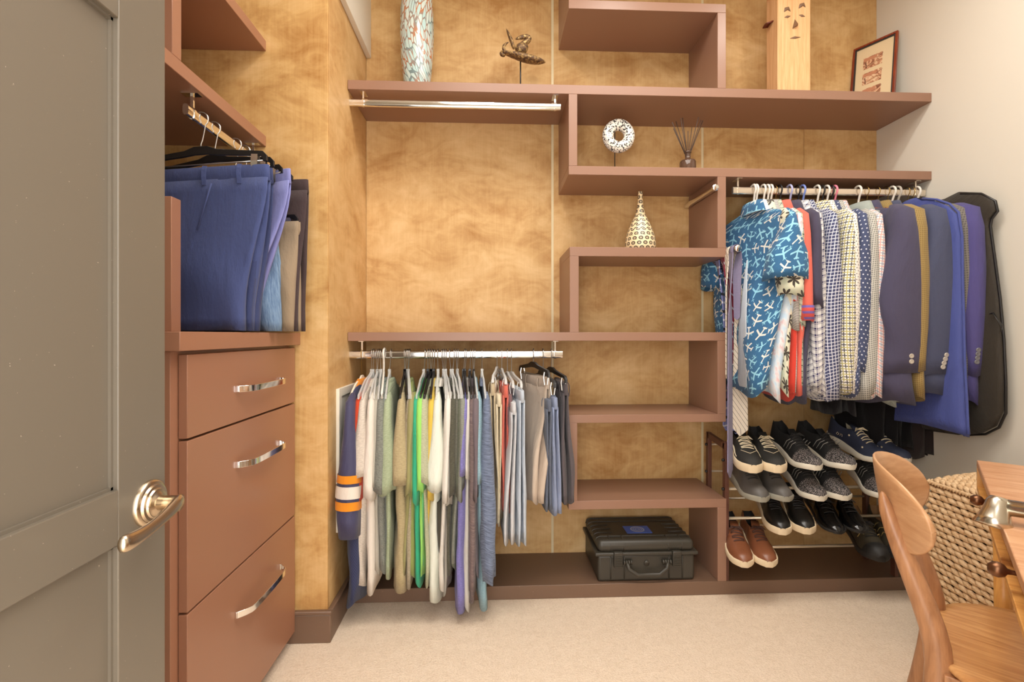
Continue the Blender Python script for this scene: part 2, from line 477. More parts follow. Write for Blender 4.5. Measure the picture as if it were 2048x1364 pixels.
# pull-out valet rod on the left of the upright, seen under the third shelf
def valet(name, label, xc, zc, y0, y1, side):
    o = (xc, y1, zc); t = thing(name, label, 'rod', o)
    m = MB(o); m.loft([[(xc + .012 * sgp(cos(2 * pi * k / 20), .6), y, zc + .0105 * sgp(sin(2 * pi * k / 20), .6)) for k in range(20)] for y in (y0 + .012, y1)])
    sharp(m.build('slide', CHROME, t, True), .7)
    MB(o).lathe([(0, -.004), (.013, -.004), (.0145, 0), (.0145, .010), (.012, .013), (0, .013)], (xc, y0, zc), 28, 'y').build('end_cap', CHROME, t, True)
    m = MB(o).box(min(xc + side * .006, xc + side * .0145), max(xc + side * .006, xc + side * .0145), y0 + .03, y1 - .01, zc - .006, zc + .006)
    m.build('rail', BLACKP, t)
vx = XR0 - .0148; vz = zY(378, F + .01, vx)
valet('valet_rod', 'brass and chrome pull-out valet rod on the shelving upright, empty', vx, vz, F - .012, B - .02, 1)
tx = XR1 + .0148; tzz = zY(501, F - .02, tx)
valet('tie_rack_rod', 'chrome pull-out tie rod beside the aeroplane shirt, ties over it', tx, tzz, F - .07, B - .06, -1)
# white access frame on the recess side, half behind the jersey
fy0 = atX(672, 800, L)[1]; fy1 = fy0 + .31; fz1 = zY(778, fy0, L); fz0 = .34
t = thing('access_panel', 'cream painted access panel frame on the recess wall behind the jersey', 'panel', (L, fy0, fz0)); O = (L, fy0, fz0)
for (ya, yb, za, zb) in ((fy0, fy0 + .03, fz0, fz1), (fy1 - .03, fy1, fz0, fz1), (fy0 + .03, fy1 - .03, fz1 - .03, fz1), (fy0 + .03, fy1 - .03, fz0, fz0 + .03)):
    MB(O).box(L, L + .012, ya, yb, za, zb).build('frame_bar', WHITE, t, bevel=.001)
MB(O).box(L, L + .004, fy0 + .03, fy1 - .03, fz0 + .03, fz1 - .03).build('cover', WHITE, t)
# ================================================================== FABRICS
def fab(name, col, kind='plain', c2=None, c3=None, s=.02, w=.15, rough=.88, r2=.35):
    M = Mat('fabric_' + name, col, rough, spec=.18)
    M.b.inputs['Sheen Weight'].default_value = .12
    u, v = M.uv()
    cmb = M.node('ShaderNodeCombineXYZ'); M.link(u, cmb.inputs[0]); M.link(v, cmb.inputs[1]); uvv = cmb.outputs[0]
    def nz(sc, scale, d=3):
        mp = M.node('ShaderNodeMapping'); mp.inputs['Scale'].default_value = sc; M.link(uvv, mp.inputs['Vector'])
        return M.noise(mp.outputs[0], scale, d, .6)
    weave = nz((1, 1, 1), 900, 1)
    base = None
    def cells(s, stag=.5):
        j = (v / s).fl(); uu = u / s + j.mod(2.0) * stag
        return uu.fr() - .5, (v / s).fr() - .5, uu.fl(), j
    def rnd(a, b, k=0.0):
        x = (a * 12.9898 + b * 78.233 + k).sin() * 43758.5453
        return x.fr()
    if kind == 'plain':
        n = nz((1, 1, 1), 40, 3); base = M.mix(n * .25, col, tuple(x * .8 for x in col))
    elif kind in ('heather', 'streak'):
        n = nz((90, 330, 1) if kind == 'heather' else (26, 190, 1), 1.0, 3); base = M.ramp(n, (.34, col), (.68, c2))
    elif kind == 'check':
        f = (u / s).fr().lt(w).max((v / s).fr().lt(w)); base = M.mix(f, col, c2)
    elif kind == 'tatter':
        a = (u / s).fr().lt(w).max((v / s).fr().lt(w)); b = (u / s + .5).fr().lt(w).max((v / s + .5).fr().lt(w))
        base = M.mix(b, M.mix(a, col, c2), c3)
    elif kind == 'plaid':
        a = (u / s).fr().lt(.45); b = (v / s).fr().lt(.45); c = (u / s + .72).fr().lt(.07).max((v / s + .72).fr().lt(.07))
        f = a * .5 + b * .5; base = M.mix(c, M.mix(f, col, c2), c3 or col)
    elif kind == 'hstripe':
        base = M.mix((v / s).fr().lt(w), col, c2)
    elif kind == 'vstripe':
        base = M.mix((u / s).fr().lt(w), col, c2)
    elif kind == 'diag':
        base = M.mix(((u + v * .8) / s).fr().lt(w), col, c2)
    elif kind == 'tiestripe':
        a = (v / s).fr().lt(.16); b = (v / s + .5).fr().lt(.12); base = M.mix(b, M.mix(a, col, c2), c3)
    elif kind == 'dots':
        a, b, _, _ = cells(s); base = M.mix((a * a + b * b).lt(w * w), col, c2)
    elif kind == 'planes':
        a, b, i, j = cells(s, .37)
        th = rnd(i, j) * 6.283; ct = th.cos(); st_ = th.sin(); sc = rnd(i, j, 7.7) * .35 + .85
        x = (a * ct - b * st_) * sc; y = (a * st_ + b * ct) * sc; ax = x.abs()
        fus = ax.lt(.05) * y.abs().lt(.45); wing = (y - .08 + ax * .35).abs().lt(.062) * ax.lt(.44); tail = (y + .36 + ax * .3).abs().lt(.045) * ax.lt(.18)
        f = fus.max(wing).max(tail)
        a2, b2 = (u / (s * .8) + .31).fr() - .5, (v / (s * .8) + .57).fr() - .5
        x2 = a2 + b2; y2 = a2 - b2
        f2 = (x2.abs().lt(.03) * y2.abs().lt(.25)).max((y2 - .05).abs().lt(.035) * x2.abs().lt(.26))
        tone = M.mix(nz((1, 1, 1), 12, 2), col, tuple(x * 1.3 for x in col))
        base = M.mix(f, M.mix(f2, tone, c3), M.mix(rnd(i, j, 3.3).lt(.4), c2, c3))
    elif kind == 'palms':
        a, b, i, j = cells(s, .4)
        r = (a * a + b * b).sqrt(); th = b.atan2(a)
        f = r.lt((th * 3.5 + rnd(i, j) * 6.0).sin().abs() * .36 + .06)
        tr = (a - .05).abs().lt(.03) * b.gt(0.0)
        bg = M.ramp(nz((1, 1, 1), 14, 2), (.4, col), (.6, c3))
        base = M.mix(f.max(tr), bg, c2)
    elif kind == 'floral':
        base = M.ramp(nz((1, 1, 1), 22, 3), (.42, col), (.56, c2), (.66, c3))
    elif kind == 'tweed':
        a = ((u / s).fr() - .5).abs(); b = ((v / s).fr() - .5).abs()
        base = M.mix((a + b).lt(.42), M.mix(nz((1, 1, 1), 300, 2), col, tuple(x * .6 for x in col)), c2)
    elif kind == 'denim':
        n = nz((260, 30, 1), 1, 3); n2 = nz((1, 1, 1), 8, 3)
        base = M.mix(n2 * .5, M.ramp(n, (.3, col), (.7, c2)), c2)
    elif kind == 'satin':
        base = M.mix(nz((1, 1, 1), 10, 2) * .3, col, tuple(x * .7 for x in col)); M.b.inputs['Roughness'].default_value = r2
    else:
        base = M.mix(0.0, col, col)
    M.base(base)
    wr = nz((6, 2.2, 1), 4, 4)
    M.bump(weave * .2 + wr * 2.2, .6, .005)
    return M.m
_fabs = {}
def FB(name, *a, **k):
    if name not in _fabs: _fabs[name] = fab(name, *a, **k)
    return _fabs[name]

# ================================================================== GARMENT LOFTS
# garment coordinates: u toward the near edge, t across the thickness, z down from the rod
def sheet(levels, T, n=26, hemmed=True, topcap=True, seed=0, pw=.62, zw=1.0):
    """levels: (z, u_far, u_near, t_far, t_near, half_far, half_near, ripple)"""
    rg = random.Random(seed); ph = rg.random() * 6; ph2 = rg.random() * 6; k1 = rg.uniform(1.1, 2.0)
    rings = []
    L2 = list(levels)
    if hemmed:
        z, uf, un, tf, tn, hf, hn, am = L2[-1]
        L2.append((z + .004, uf + .004, un - .006, tf, tn, hf * .72, hn * .72, am))
        L2.append((z + .03, uf + .01, un - .014, tf, tn, hf * .5, hn * .5, am))
    for (z, uf, un, tf, tn, hf, hn, am) in L2:
        ring = []
        for k in range(n):
            a = pi + 2 * pi * k / n
            p = .5 + .5 * sgp(cos(a), pw)
            h = (hf + (hn - hf) * p) * sgp(sin(a), pw + .1)
            rip = am * sin(2 * pi * k1 * p + ph + z * 5.0) + am * .5 * sin(2 * pi * 3.1 * p + ph2 + z * 9)
            h *= 1 + (.24 * sin(z * 17 + ph2 + 2 * a) + .14 * sin(z * 31 + ph + 3 * a)) * min(1, am * 220)
            ring.append(T(uf + (un - uf) * p, tf + (tn - tf) * p + rip + h, z + zw * min(.016, am * 2.6) * (sin(a * 2 + ph) + .6 * sin(a * 3 + ph2))))
        rings.append(ring)
    return rings
def lerp(a, b, t): return a + (b - a) * t
def smooth(t): t = max(0, min(1, t)); return t * t * (3 - 2 * t)

class Rod:
    """main rods run along X, the alcove rod along Y"""
    def __init__(s, y, z): s.y = y; s.z = z
    def T(s): return lambda u, t, z: (t, s.y - u, s.z + z)
    def org(s, t): return (t, s.y, s.z)
class RodA(Rod):
    def T(s): return lambda u, t, z: (s.y + u, t, s.z + z)
    def org(s, t): return (s.y, t, s.z)
LOW, HIGH, ALC = Rod(YR, ZL), Rod(YR, ZR), RodA(XRD, ZA)

def hanger(rd, t, kind, label, grp, lean=0.0, span=.19, drop=.06, neck=-.075, near_t=None, clips=None):
    T = rd.T(); o = rd.org(t)
    nm = {'clip': 'clip_hanger'}.get(kind.split('_')[0], 'hanger')
    h = thing(nm, label, 'hanger', o, group=grp)
    wire, wr, body = {'clear': (STEEL, .0015, CLEAR), 'black': (STEEL, .0015, BLACKP), 'white': (WHITEP, .0042, WHITEP), 'lavender': (LAVP, .0042, LAVP),
        'blue': (BLUEP, .0042, BLUEP), 'pink': (PINKP, .0042, PINKP), 'raspberry': (MAGP, .0042, MAGP), 'dark': (BLACKP, .0036, BLACKP), 'wood': (GOLDW, .0017, WOODH),
        'gold': (GOLDW, .0016, GOLDW), 'clip_black': (STEEL, .0017, BLACKP), 'clip_clear': (STEEL, .0015, CLEAR), 'paper': (GOLDW, .0012, CREAMP)}[kind]
    tt = t + lean
    nt = near_t if near_t is not None else tt
    rr = .0185 + wr
    pts = [(0, tt, neck + .004), (0, tt, neck + .014), (.004, lerp(tt, t, .4), neck + .024)]
    for k in range(11):
        a = radians(-52 + k * 24)
        pts.append((rr * cos(a), t, .003 + rr * sin(a)))
    MB(o).tube([T(*p) for p in pts], wr, 7, up=(1, 0, 0) if not isinstance(rd, RodA) else (0, 1, 0)).build('hook', wire, h, True)
    def ctr(u): return tt + (nt - tt) * (u / span)
    if kind in ('white', 'lavender', 'blue', 'pink', 'raspberry', 'dark', 'gold'):
        r = .0042 if kind != 'gold' else .0017
        for sd in (-1, 1):
            p = [(0, neck + .006), (.02 * sd, neck - .006), (.1 * sd, neck - drop * .55), (span * sd, neck - drop), ((span + .004) * sd, neck - drop - .014), (span * .9 * sd, neck - drop - .022), (0, neck - drop - .022)]
            MB(o).tube([T(u, ctr(u), z) for u, z in p], r, 7).build('arm', body, h, True)
    elif kind.startswith('clip'):
        m = MB(o); th = .0045
        up = [(-span, neck - .045), (-span, neck - .03), (-span + .012, neck - .018), (-.05, neck - .004), (-.02, neck + .006), (.02, neck + .006), (.05, neck - .004), (span - .012, neck - .018), (span, neck - .03), (span, neck - .045)]
        lo = [(-span + .012, neck - .045), (-span + .012, neck - .036), (-span + .02, neck - .03), (-.05, neck - .02), (-.02, neck - .016), (.02, neck - .016), (.05, neck - .02), (span - .02, neck - .03), (span - .012, neck - .036), (span - .012, neck - .045)]
        rings = [[T(a[0], ctr(a[0]) - th, a[1]), T(a[0], ctr(a[0]) + th, a[1]), T(b[0], ctr(b[0]) + th, b[1]), T(b[0], ctr(b[0]) - th, b[1])] for a, b in zip(up, lo)]
        m.loft(rings); m.build('arm', body, h, bevel=.001)
        MB(o).tube([T(-span + .006, ctr(-span), neck - .043), T(span - .006, ctr(span), neck - .043)], .0017, 6).build('bar', STEEL, h, True)
        for u in (clips or (-span + .035, span - .035)):
            m = MB(o)
            for sd in (-1, 1):
                r = []
                for (z, a) in ((neck - .026, .004), (neck - .045, .0075), (neck - .075, .0035)):
                    r.append([T(u - .0085, ctr(u) + sd * a, z), T(u + .0085, ctr(u) + sd * a, z), T(u + .0085, ctr(u) + sd * (a + .003), z), T(u - .0085, ctr(u) + sd * (a + .003), z)])
                m.loft(r)
            m.build('clip', STEEL if kind == 'clip_black' else CLEAR, h)
    else:
        th = .011 if kind == 'wood' else .0035
        m = MB(o)
        a1 = [(-span, neck - drop - .006), (-.1, neck - drop * .5 + .012), (-.03, neck - .002), (-.012, neck + .008), (.012, neck + .008), (.03, neck - .002), (.1, neck - drop * .5 + .012), (span, neck - drop - .006)]
        b1 = [(-span, neck - drop - .022), (-.1, neck - drop * .5 - .012), (-.03, neck - .03), (-.012, neck - .034), (.012, neck - .034), (.03, neck - .03), (.1, neck - drop * .5 - .012), (span, neck - drop - .022)]
        rings = [[T(a[0], ctr(a[0]) - th, a[1]), T(a[0], ctr(a[0]) + th, a[1]), T(b[0], ctr(b[0]) + th, b[1]), T(b[0], ctr(b[0]) - th, b[1])] for a, b in zip(a1, b1)]
        m.loft(rings); m.build('arm', body, h, bevel=.0015)
        if kind in ('clear', 'black'):
            MB(o).add([T(-.0, tt - .003, neck + .012), T(0, tt + .003, neck + .012)], []) 
            m = MB(o); m.loft([[T(.007 * x, tt + .0055 * y, z) for x, y in ((-1, -1), (1, -1), (1, 1), (-1, 1))] for z in (neck + .016, neck - .02)]); m.build('hook_socket', body, h, bevel=.001)
    return h
WOODH = wood('hanger_wood', rgb(170, 98, 58), rgb(128, 66, 36), (2, 40, 2))
CREAMP = plain('cream_paper', rgb(232, 218, 196), .8)

def shirt(rd, t, label, name, cat, grp, mat, near_t=None, hem_t=None, far_t=None, slv_z=-.42, hem_z=-.84, slv_w=.06, hem_w=.07, hu=.2, sl='short',
          collar='crew', colmat=None, slvmat=None, seed=0, lean=0., shoulder=.065, top=-.108, thick=.013, cuff=None, hem_u=.0, flare=0.0, slv_out=.03, far_hem=None, ripple=.005, pad=0):
    T = rd.T(); o = rd.org(t)
    g = thing(name, label, cat, o, group=grp)
    tt = t + lean
    nt = tt if near_t is None else near_t
    ht_ = nt if hem_t is None else hem_t
    ft = tt if far_t is None else far_t
    fh = ft if far_hem is None else far_hem
    Ls = []
    for (dz, f) in ((0, .28), (-.008, .42), (-.022, .64), (-.042, .84), (-shoulder, .99)):
        q = f
        Ls.append((top + dz, -hu * f, hu * f, lerp(tt, ft, q), lerp(tt, nt, q), thick * .9 + pad * q, thick * .9 + pad * q, 0))
    zs = top - shoulder
    K = 11
    for k in range(1, K + 1):
        q = k / K; z = lerp(zs, hem_z, q)
        am = ripple * smooth(q * 1.3)
        un = hu * (1 + .02 * sin(q * 3)) - (.012 if q < .25 else 0) + hem_u * smooth(q)
        Ls.append((z, -hu, un, lerp(ft, fh, q), lerp(nt, ht_, smooth(q)), lerp(thick, max(thick, hem_w * .32), smooth(q * 1.5)), lerp(thick, hem_w / 2, smooth(q * 1.6)), am))
    b = MB(o).loft(sheet(Ls, T, 28, seed=seed)).build('body', mat, g, True)
    for sd in (1, -1):
        st = nt if sd > 0 else ft
        cen = lerp(st, ht_ if sd > 0 else fh, .25 if sl == 'short' else .4)
        Lv = []
        z0 = zs + .038
        K2 = 8 if sl == 'short' else 12
        for k in range(K2 + 1):
            q = k / K2
            if k == 0: ua, ub, hh, z = hu * .66, hu * .80, thick * .5 + pad, z0
            elif k == 1: ua, ub, hh, z = hu * .62, hu * 1.0, thick + .006 + pad, zs + .008
            else:
                q2 = (k - 1) / (K2 - 1); z = lerp(zs - .012, slv_z, q2)
                if sl == 'short': ua = hu * (.60 + .06 * q2); ub = hu * 1.05 + slv_out * q2
                else: ua = hu * .55 + .02 * q2; ub = hu * (1.05 + .06 * sin(q2 * 2.4)) - .018 * q2 + slv_out * q2
                hh = lerp(thick + .008 + pad, slv_w / 2, smooth(q2 * 1.5 if sl == 'short' else q2 * 2.2))
                if sl != 'short': hh *= 1 - .22 * smooth((q2 - .6) / .4)
            tc = lerp(st, cen, smooth(q))
            if sd > 0: Lv.append((z, ua, ub, tc, tc, hh * .85, hh, .0025 * q))
            else: Lv.append((z, -ub, -ua, tc, tc, hh, hh * .85, .0025 * q))
        so = MB(o).loft(sheet(Lv, T, 22, seed=seed + 5 * sd, pw=.75)).build('sleeve', slvmat or mat, g, True)
        if cuff and sd > 0:
            cz = .055
            q = Lv[-1]; ua, ub, tc, hh = q[1], q[2], q[4], q[6]
            Lc = [(slv_z + cz, ua - .001, ub + .002, tc, tc, hh * .9, hh * 1.06, 0), (slv_z - .002, ua - .001, ub + .002, tc, tc, hh * .9, hh * 1.06, 0)]
            MB(o).loft(sheet(Lc, T, 22, seed=seed + 5, pw=.75), cap0=False).build('cuff', cuff, so, True)
    if collar:
        cm = colmat or mat
        if collar == 'crew':
            Lc = [(top + .014, -hu * .26, hu * .24, tt, tt, thick * .8, thick * .8, 0), (top + .006, -hu * .34, hu * .33, tt, tt, thick * 1.15, thick * 1.15, 0), (top - .012, -hu * .5, hu * .49, tt, tt, thick * 1.2, thick * 1.2, 0)]
        else:
            Lc = [(top + .012, -.045, .045, tt, tt, .012, .012, 0), (top + .034, -.062, .06, tt, tt, .021, .021, 0), (top + .036, -.068, .066, tt, tt, .025, .025, 0), (top + .012, -.078, .076, tt, tt, .03, .03, 0), (top - .014, -.086, .09, tt, tt, .032, .034, 0)]
        MB(o).loft(sheet(Lc, T, 22, hemmed=False, pw=.8), cap0=collar == 'crew', cap1=False).build('collar', cm, g, True)
    return g

def trousers(rd, t, label, name, cat, grp, mat, top=-.125, hem=-.6, near=None, far=None, hem_near=None, hem_far=None, un=.185, uf=-.19, bun=.13, buf=-.13, leg_w=.03, loops=(.12, -.1), loopmat=None, seed=0, band=True, ripple=.004, pocket=False, split=.0):
    T = rd.T(); o = rd.org(t); g = thing(name, label, cat, o, group=grp)
    nt = t if near is None else near; ft = t if far is None else far
    bn = nt if hem_near is None else hem_near; bf = ft if hem_far is None else hem_far
    bh = .04
    if band:
        Lw = [(top, uf, un, ft, nt, .011, .011, 0), (top - .002, uf - .001, un + .001, ft, nt, .0125, .0125, 0), (top - bh, uf - .003, un + .003, ft, nt, .0145, .0145, .0008), (top - bh - .001, uf - .003, un + .002, ft, nt, .0125, .0125, .0008)]
        MB(o).loft(sheet(Lw, T, 26, hemmed=False, pw=.5)).build('waistband', mat, g, True)
        for u in loops:
            tc = lerp(ft, nt, (u - uf) / (un - uf))
            for sd in (-1, 1):
                m = MB(o); r = []
                for z, a in ((top + .002, .0125), (top - .01, .0175), (top - .03, .0185), (top - .052, .0155)):
                    r.append([T(u - .006, tc + sd * a, z), T(u + .006, tc + sd * a, z), T(u + .006, tc + sd * (a + .002), z), T(u - .006, tc + sd * (a + .002), z)])
                m.loft(r); m.build('belt_loop', loopmat or mat, g)
    for sd in (-1, 1):
        Lg = []; K = 12; z0 = top - (bh if band else 0) + .004
        for k in range(K + 1):
            q = k / K; z = lerp(z0, hem, q)
            du = split * smooth((q - .3) / .7) * sd
            hw = lerp(.0075, leg_w / 2, smooth(q * 1.4))
            off = sd * hw * .96
            Lg.append((z, lerp(uf, buf, smooth(q)) + du, lerp(un, bun, smooth(q * 1.1)) + du, lerp(ft, bf, q) + off, lerp(nt, bn, smooth(q)) + off, hw, hw, ripple * smooth(q * 1.5)))
        lg = MB(o).loft(sheet(Lg, T, 26, seed=seed + sd, zw=0.0 if isinstance(rd, RodA) else .5)).build('leg', mat, g, True)
    if pocket:
        m = MB(o); u0 = .075
        tc = lerp(ft, nt, (u0 - uf) / (un - uf)) - .0155
        zz = top - bh - .01
        m.tube([T(u0 - .03, tc, zz), T(u0 - .042, tc - .004, zz - .05), T(u0 - .062, tc - .010, zz - .13)], .0022, 6)
        m.build('pocket_seam', mat, g, True)
    return g
# ================================================================== LOWER ROD: T-SHIRTS
def zrel(rd, y, Y, X): return zY(y, Y, X) - rd.z
GT = 't-shirts on the lower rod'
HEA = lambda a, b: ('heather', rgb(*a), rgb(*b))
def fabk(key, spec):
    if isinstance(spec[0], str): return FB(key, spec[1], spec[0], *spec[2:3], **(spec[3] if len(spec) > 3 else {}))
    return FB(key, rgb(*spec))
TEES = [
 # hook, colour words, fabric, sleeve(px, w, end y), hem(px, w, y), kind, hanger
 (745, 'red-orange', (206, 74, 44), (712, 26, 1003), (724, 24, 1100), 'short', 'clear'),
 (749, 'cream heather', HEA((218, 206, 192), (190, 178, 164)), (721, 36, 957), (718, 36, 1176), 'short', 'clear'),
 (754, 'ivory', (226, 216, 203), (739, 26, 997), (747, 27, 1178), 'short', 'clear'),
 (758, 'stone grey', (180, 174, 160), (748, 20, 975), (753, 18, 1150), 'short', 'clear'),
 (762, 'grey marl', HEA((140, 142, 132), (104, 106, 100)), (758, 26, 985), (768, 22, 1142), 'short', 'clear'),
 (769, 'blue-grey', (142, 150, 144), (765, 22, 992), (774, 14, 1120), 'short', 'white'),
 (782.5, 'pale sage', HEA((172, 182, 150), (148, 160, 128)), (771, 36, 987), (779, 16, 1162), 'short', 'clear'),
 (810, 'tan', HEA((182, 166, 128), (160, 144, 108)), (800, 36, 968), (801, 32, 1187), 'short', 'black'),
 (814, 'taupe', HEA((178, 164, 140), (150, 138, 114)), (817, 24, 957), (817, 22, 1170), 'short', 'black'),
 (817, 'khaki-olive', (150, 144, 96), (820, 14, 990), (811, 14, 1140), 'short', 'clear'),
 (820, 'moss green', (140, 150, 84), (824, 18, 992), (821, 25, 1155), 'short', 'clear'),
 (851, 'teal green', (60, 172, 132), (830, 15, 1006), (839, 18, 1167), 'short', 'clear'),
 (856.6, 'lime green', (150, 214, 104), (838, 17, 983), (847, 9, 1155), 'short', 'black'),
 (860.6, 'mint green', (120, 196, 130), (846, 13, 978), (846, 10, 1140), 'short', 'black'),
 (865.4, 'pale moss grey', HEA((186, 186, 156), (160, 160, 132)), (846, 25, 968), (853, 14, 1171), 'short', 'black'),
 (869.8, 'mustard yellow', (214, 182, 78), (861, 14, 1000), (857, 10, 1120), 'short', 'black'),
 (875.8, 'white', (222, 224, 210), (873, 38, 982), (867, 27, 1207), 'short', 'clear'),
 (884.5, 'white and charcoal', (220, 214, 204), (895, 16, 1003), (885, 15, 1186), 'short', 'clear'),
 (888.5, 'pewter', (166, 160, 150), (899, 13, 1012), (894, 14, 1188), 'short', 'clear'),
 (892.5, 'dark olive grey', HEA((92, 90, 76), (70, 68, 58)), (905, 16, 990), (899, 15, 1150), 'short', 'clear'),
 (899.5, 'gunmetal', HEA((112, 110, 98), (88, 86, 76)), (913, 15, 994), (905, 12, 1140), 'short', 'clear'),
 (908.7, 'dark grey-green', HEA((112, 116, 98), (88, 92, 76)), (921, 14, 984), (908, 14, 1140), 'short', 'clear'),
 (912.7, 'ash grey', HEA((140, 142, 130), (116, 118, 108)), (925, 11, 1003), (909, 12, 1130), 'short', 'clear'),
 (916.6, 'slate grey', HEA((118, 124, 122), (96, 100, 100)), (928, 9, 980), (913, 12, 1140), 'short', 'clear'),
 (929.8, 'violet', HEA((134, 128, 186), (112, 106, 164)), (928, 12, 950), (917, 25, 1228), 'short', 'black'),
 (932.5, 'light grey', (206, 200, 190), (935, 9, 960), (933, 20, 1224), 'short', 'black'),
 (941.3, 'mauve-brown long-sleeved', ('streak', rgb(130, 112, 108), rgb(98, 84, 84)), (944, 17, 1192), (947, 17, 1201), 'long', 'black'),
 (945.7, 'plum-grey', (112, 100, 104), (951, 9, 1000), (952, 9, 1150), 'short', 'black'),
 (950, 'sky blue heather', HEA((150, 180, 190), (124, 156, 168)), (956, 11, 970), (968, 25, 1214), 'short', 'clear'),
 (964, 'slate blue long-sleeved', ('streak', rgb(124, 136, 160), rgb(84, 92, 112)), (973, 33, 1170), (982, 22, 1163), 'long', 'clear'),
]
prev = 'the navy jersey'
for i, (hk, words, fb, sv_, hm, kind, hg) in enumerate(TEES):
    X = xY(hk, YR); sx = xY(sv_[0], 1.79); hx = xY(hm[0], 1.82)
    lab = f'{words} {"top" if "long" in words else "t-shirt"} hanging on the lower rod next to {prev}'
    hw = {'clear': 'clear plastic', 'black': 'black plastic', 'white': 'white plastic'}[hg]
    hanger(LOW, X, hg, f'{hw} hanger with wire hook holding the {words} {"top" if "long" in words else "t-shirt"}', 'hangers on the lower rod', lean=random.uniform(-.008, .006), near_t=X + (sx - X) * .8, neck=-.074)
    m = fabk('tee_' + words.replace(' ', '_'), fb)
    g = shirt(LOW, X, lab, 't_shirt' if kind == 'short' else 'long_sleeve_top', 't-shirt' if kind == 'short' else 'top', GT, m, near_t=sx, hem_t=hx, slv_z=zrel(LOW, sv_[2], 1.775, sx), hem_z=zrel(LOW, hm[2], 1.81, hx),
              slv_w=sv_[1] / 545, hem_w=hm[1] / 540, sl=kind, seed=i * 3, hu=.198 + .008 * ((i * 7) % 5 - 2) / 2, thick=.0085, far_t=X + (X - sx) * .2)
    if words == 'white and charcoal':
        T = LOW.T(); o = LOW.org(X)
        px0 = xY(880, 1.80); zt_, zb2 = zrel(LOW, 1006, 1.8, hx), zrel(LOW, 1128, 1.8, hx)
        Lp = [(zt_, .06, .199, px0 - .006, px0 - .006, .006, .012, 0), (lerp(zt_, zb2, .5), .06, .2, px0, px0 - .002, .006, .014, 0), (zb2, .1, .2, px0 + .004, px0 + .002, .004, .006, 0)]
        MB(o).loft(sheet(Lp, T, 18, hemmed=False)).build('side_panel', FB('charcoal_panel', rgb(74, 70, 60)), g, True)
    if words == 'pale sage':
        T = LOW.T(); o = LOW.org(X)
        c = T(.075, X + .012, -.118)
        MB(o).box(c[0], c[0] + .002, c[1] - .008, c[1] + .008, c[2] - .03, c[2] - .006).build('neck_label', WHITEP, g)
    prev = f'the {words} one' if 'long' not in words else f'the {words} top'

# football jersey: satin sleeve with bands, mesh body, orange collar
X = xY(724, YR); sx = xY(690, 1.79); hx = xY(709, 1.82)
NAVYS = FB('jersey_navy', rgb(72, 70, 98), 'satin', r2=.36); ORANGE = FB('jersey_orange', rgb(226, 140, 36)); JW = FB('jersey_white', rgb(226, 214, 200))
hanger(LOW, X, 'paper', 'paper-wrapped gold wire hanger holding the navy jersey', 'hangers on the lower rod', neck=-.09)
MESHN = FB('jersey_mesh', rgb(62, 66, 96), 'dots', rgb(40, 44, 70), s=.006, w=.3)
g = shirt(LOW, X, 'navy football jersey with orange and white sleeve bands and orange collar', 'jersey', 'jersey', GT, MESHN, near_t=xY(697, 1.79), hem_t=hx, slv_z=zrel(LOW, 1076, 1.76, sx), hem_z=zrel(LOW, 1211, 1.81, hx),
          slv_w=48 / 550, hem_w=32 / 545, seed=91, hu=.215, colmat=ORANGE, slvmat=NAVYS, thick=.012, slv_out=.045)
# the bands follow the near sleeve
T = LOW.T(); o = LOW.org(X)
so = [c for c in g.children if c.name.startswith('sleeve')][0]
zs0 = -.108 - .065; slz = zrel(LOW, 1076, 1.76, sx); st = xY(697, 1.79); cen = lerp(st, hx, .25); thick = .012
def jl(z):
    q2 = (z - (zs0 - .012)) / (slz - (zs0 - .012)); q = (q2 * 7 + 1) / 8
    hh = lerp(thick + .008, 48 / 1100, smooth(q2 * 1.5)); tc = lerp(st, cen, smooth(q))
    return (z, .215 * (.60 + .06 * q2) - .002, .215 * 1.05 + .045 * q2 + .003, tc, tc, hh * .85 + .002, hh + .0028, .0025 * q)
for (ya, yb, mt) in ((953, 969, ORANGE), (975, 999, JW), (1005, 1022, ORANGE)):
    za, zb2 = zrel(LOW, ya, 1.755, sx), zrel(LOW, yb, 1.755, sx)
    MB(o).loft(sheet([jl(za), jl((za + zb2) / 2), jl(zb2)], T, 22, hemmed=False, seed=96, pw=.75), cap0=False, cap1=False).build('sleeve_band', mt, so, True)

# ------------------------------------------------------------------ shorts and trousers on the lower rod
GP = 'shorts and trousers on the lower rod'
def px_tr(hook, hg, words, name, cat, fb, near, top_y, bot, far=None, split=0., loops=(.1, -.1), un=.17, uf=-.17, hlabel=None, mkh=True, seed=0, extra=None, bun=.15, rip=.004):
    X = xY(hook, YR); nx = xY(near, YR - un); bx = xY(bot[0], YR - bun)
    fx = X + (X - nx) * .3 if far is None else xY(far, YR - uf)
    m = fabk('short_' + words.replace(' ', '_').replace(',', ''), fb)
    top = zrel(LOW, top_y, YR - un, nx)
    if mkh: hanger(LOW, X, hg, hlabel or f'{"black" if hg == "clip_black" else "clear"} clip hanger holding the {words} {cat}', 'hangers on the lower rod', near_t=X + (nx - X) * .95, neck=max(-.075, top + .05), span=.165)
    return trousers(LOW, X, f'{words} {cat} clipped on the lower rod' + (extra or ''), name, cat, GP, m, top=top, hem=zrel(LOW, bot[2], YR - bun, bx), near=nx, far=fx, hem_near=bx, hem_far=lerp(fx, bx, .5), un=un, uf=uf, bun=bun, buf=-.14, leg_w=bot[1] / 540 / 2, split=split, loops=loops, seed=seed, ripple=rip)
px_tr(994, 'clip_clear', 'beige cargo', 'cargo_shorts', 'shorts', (188, 172, 142), 985, 768, (991, 18, 1040), seed=3, un=.16)
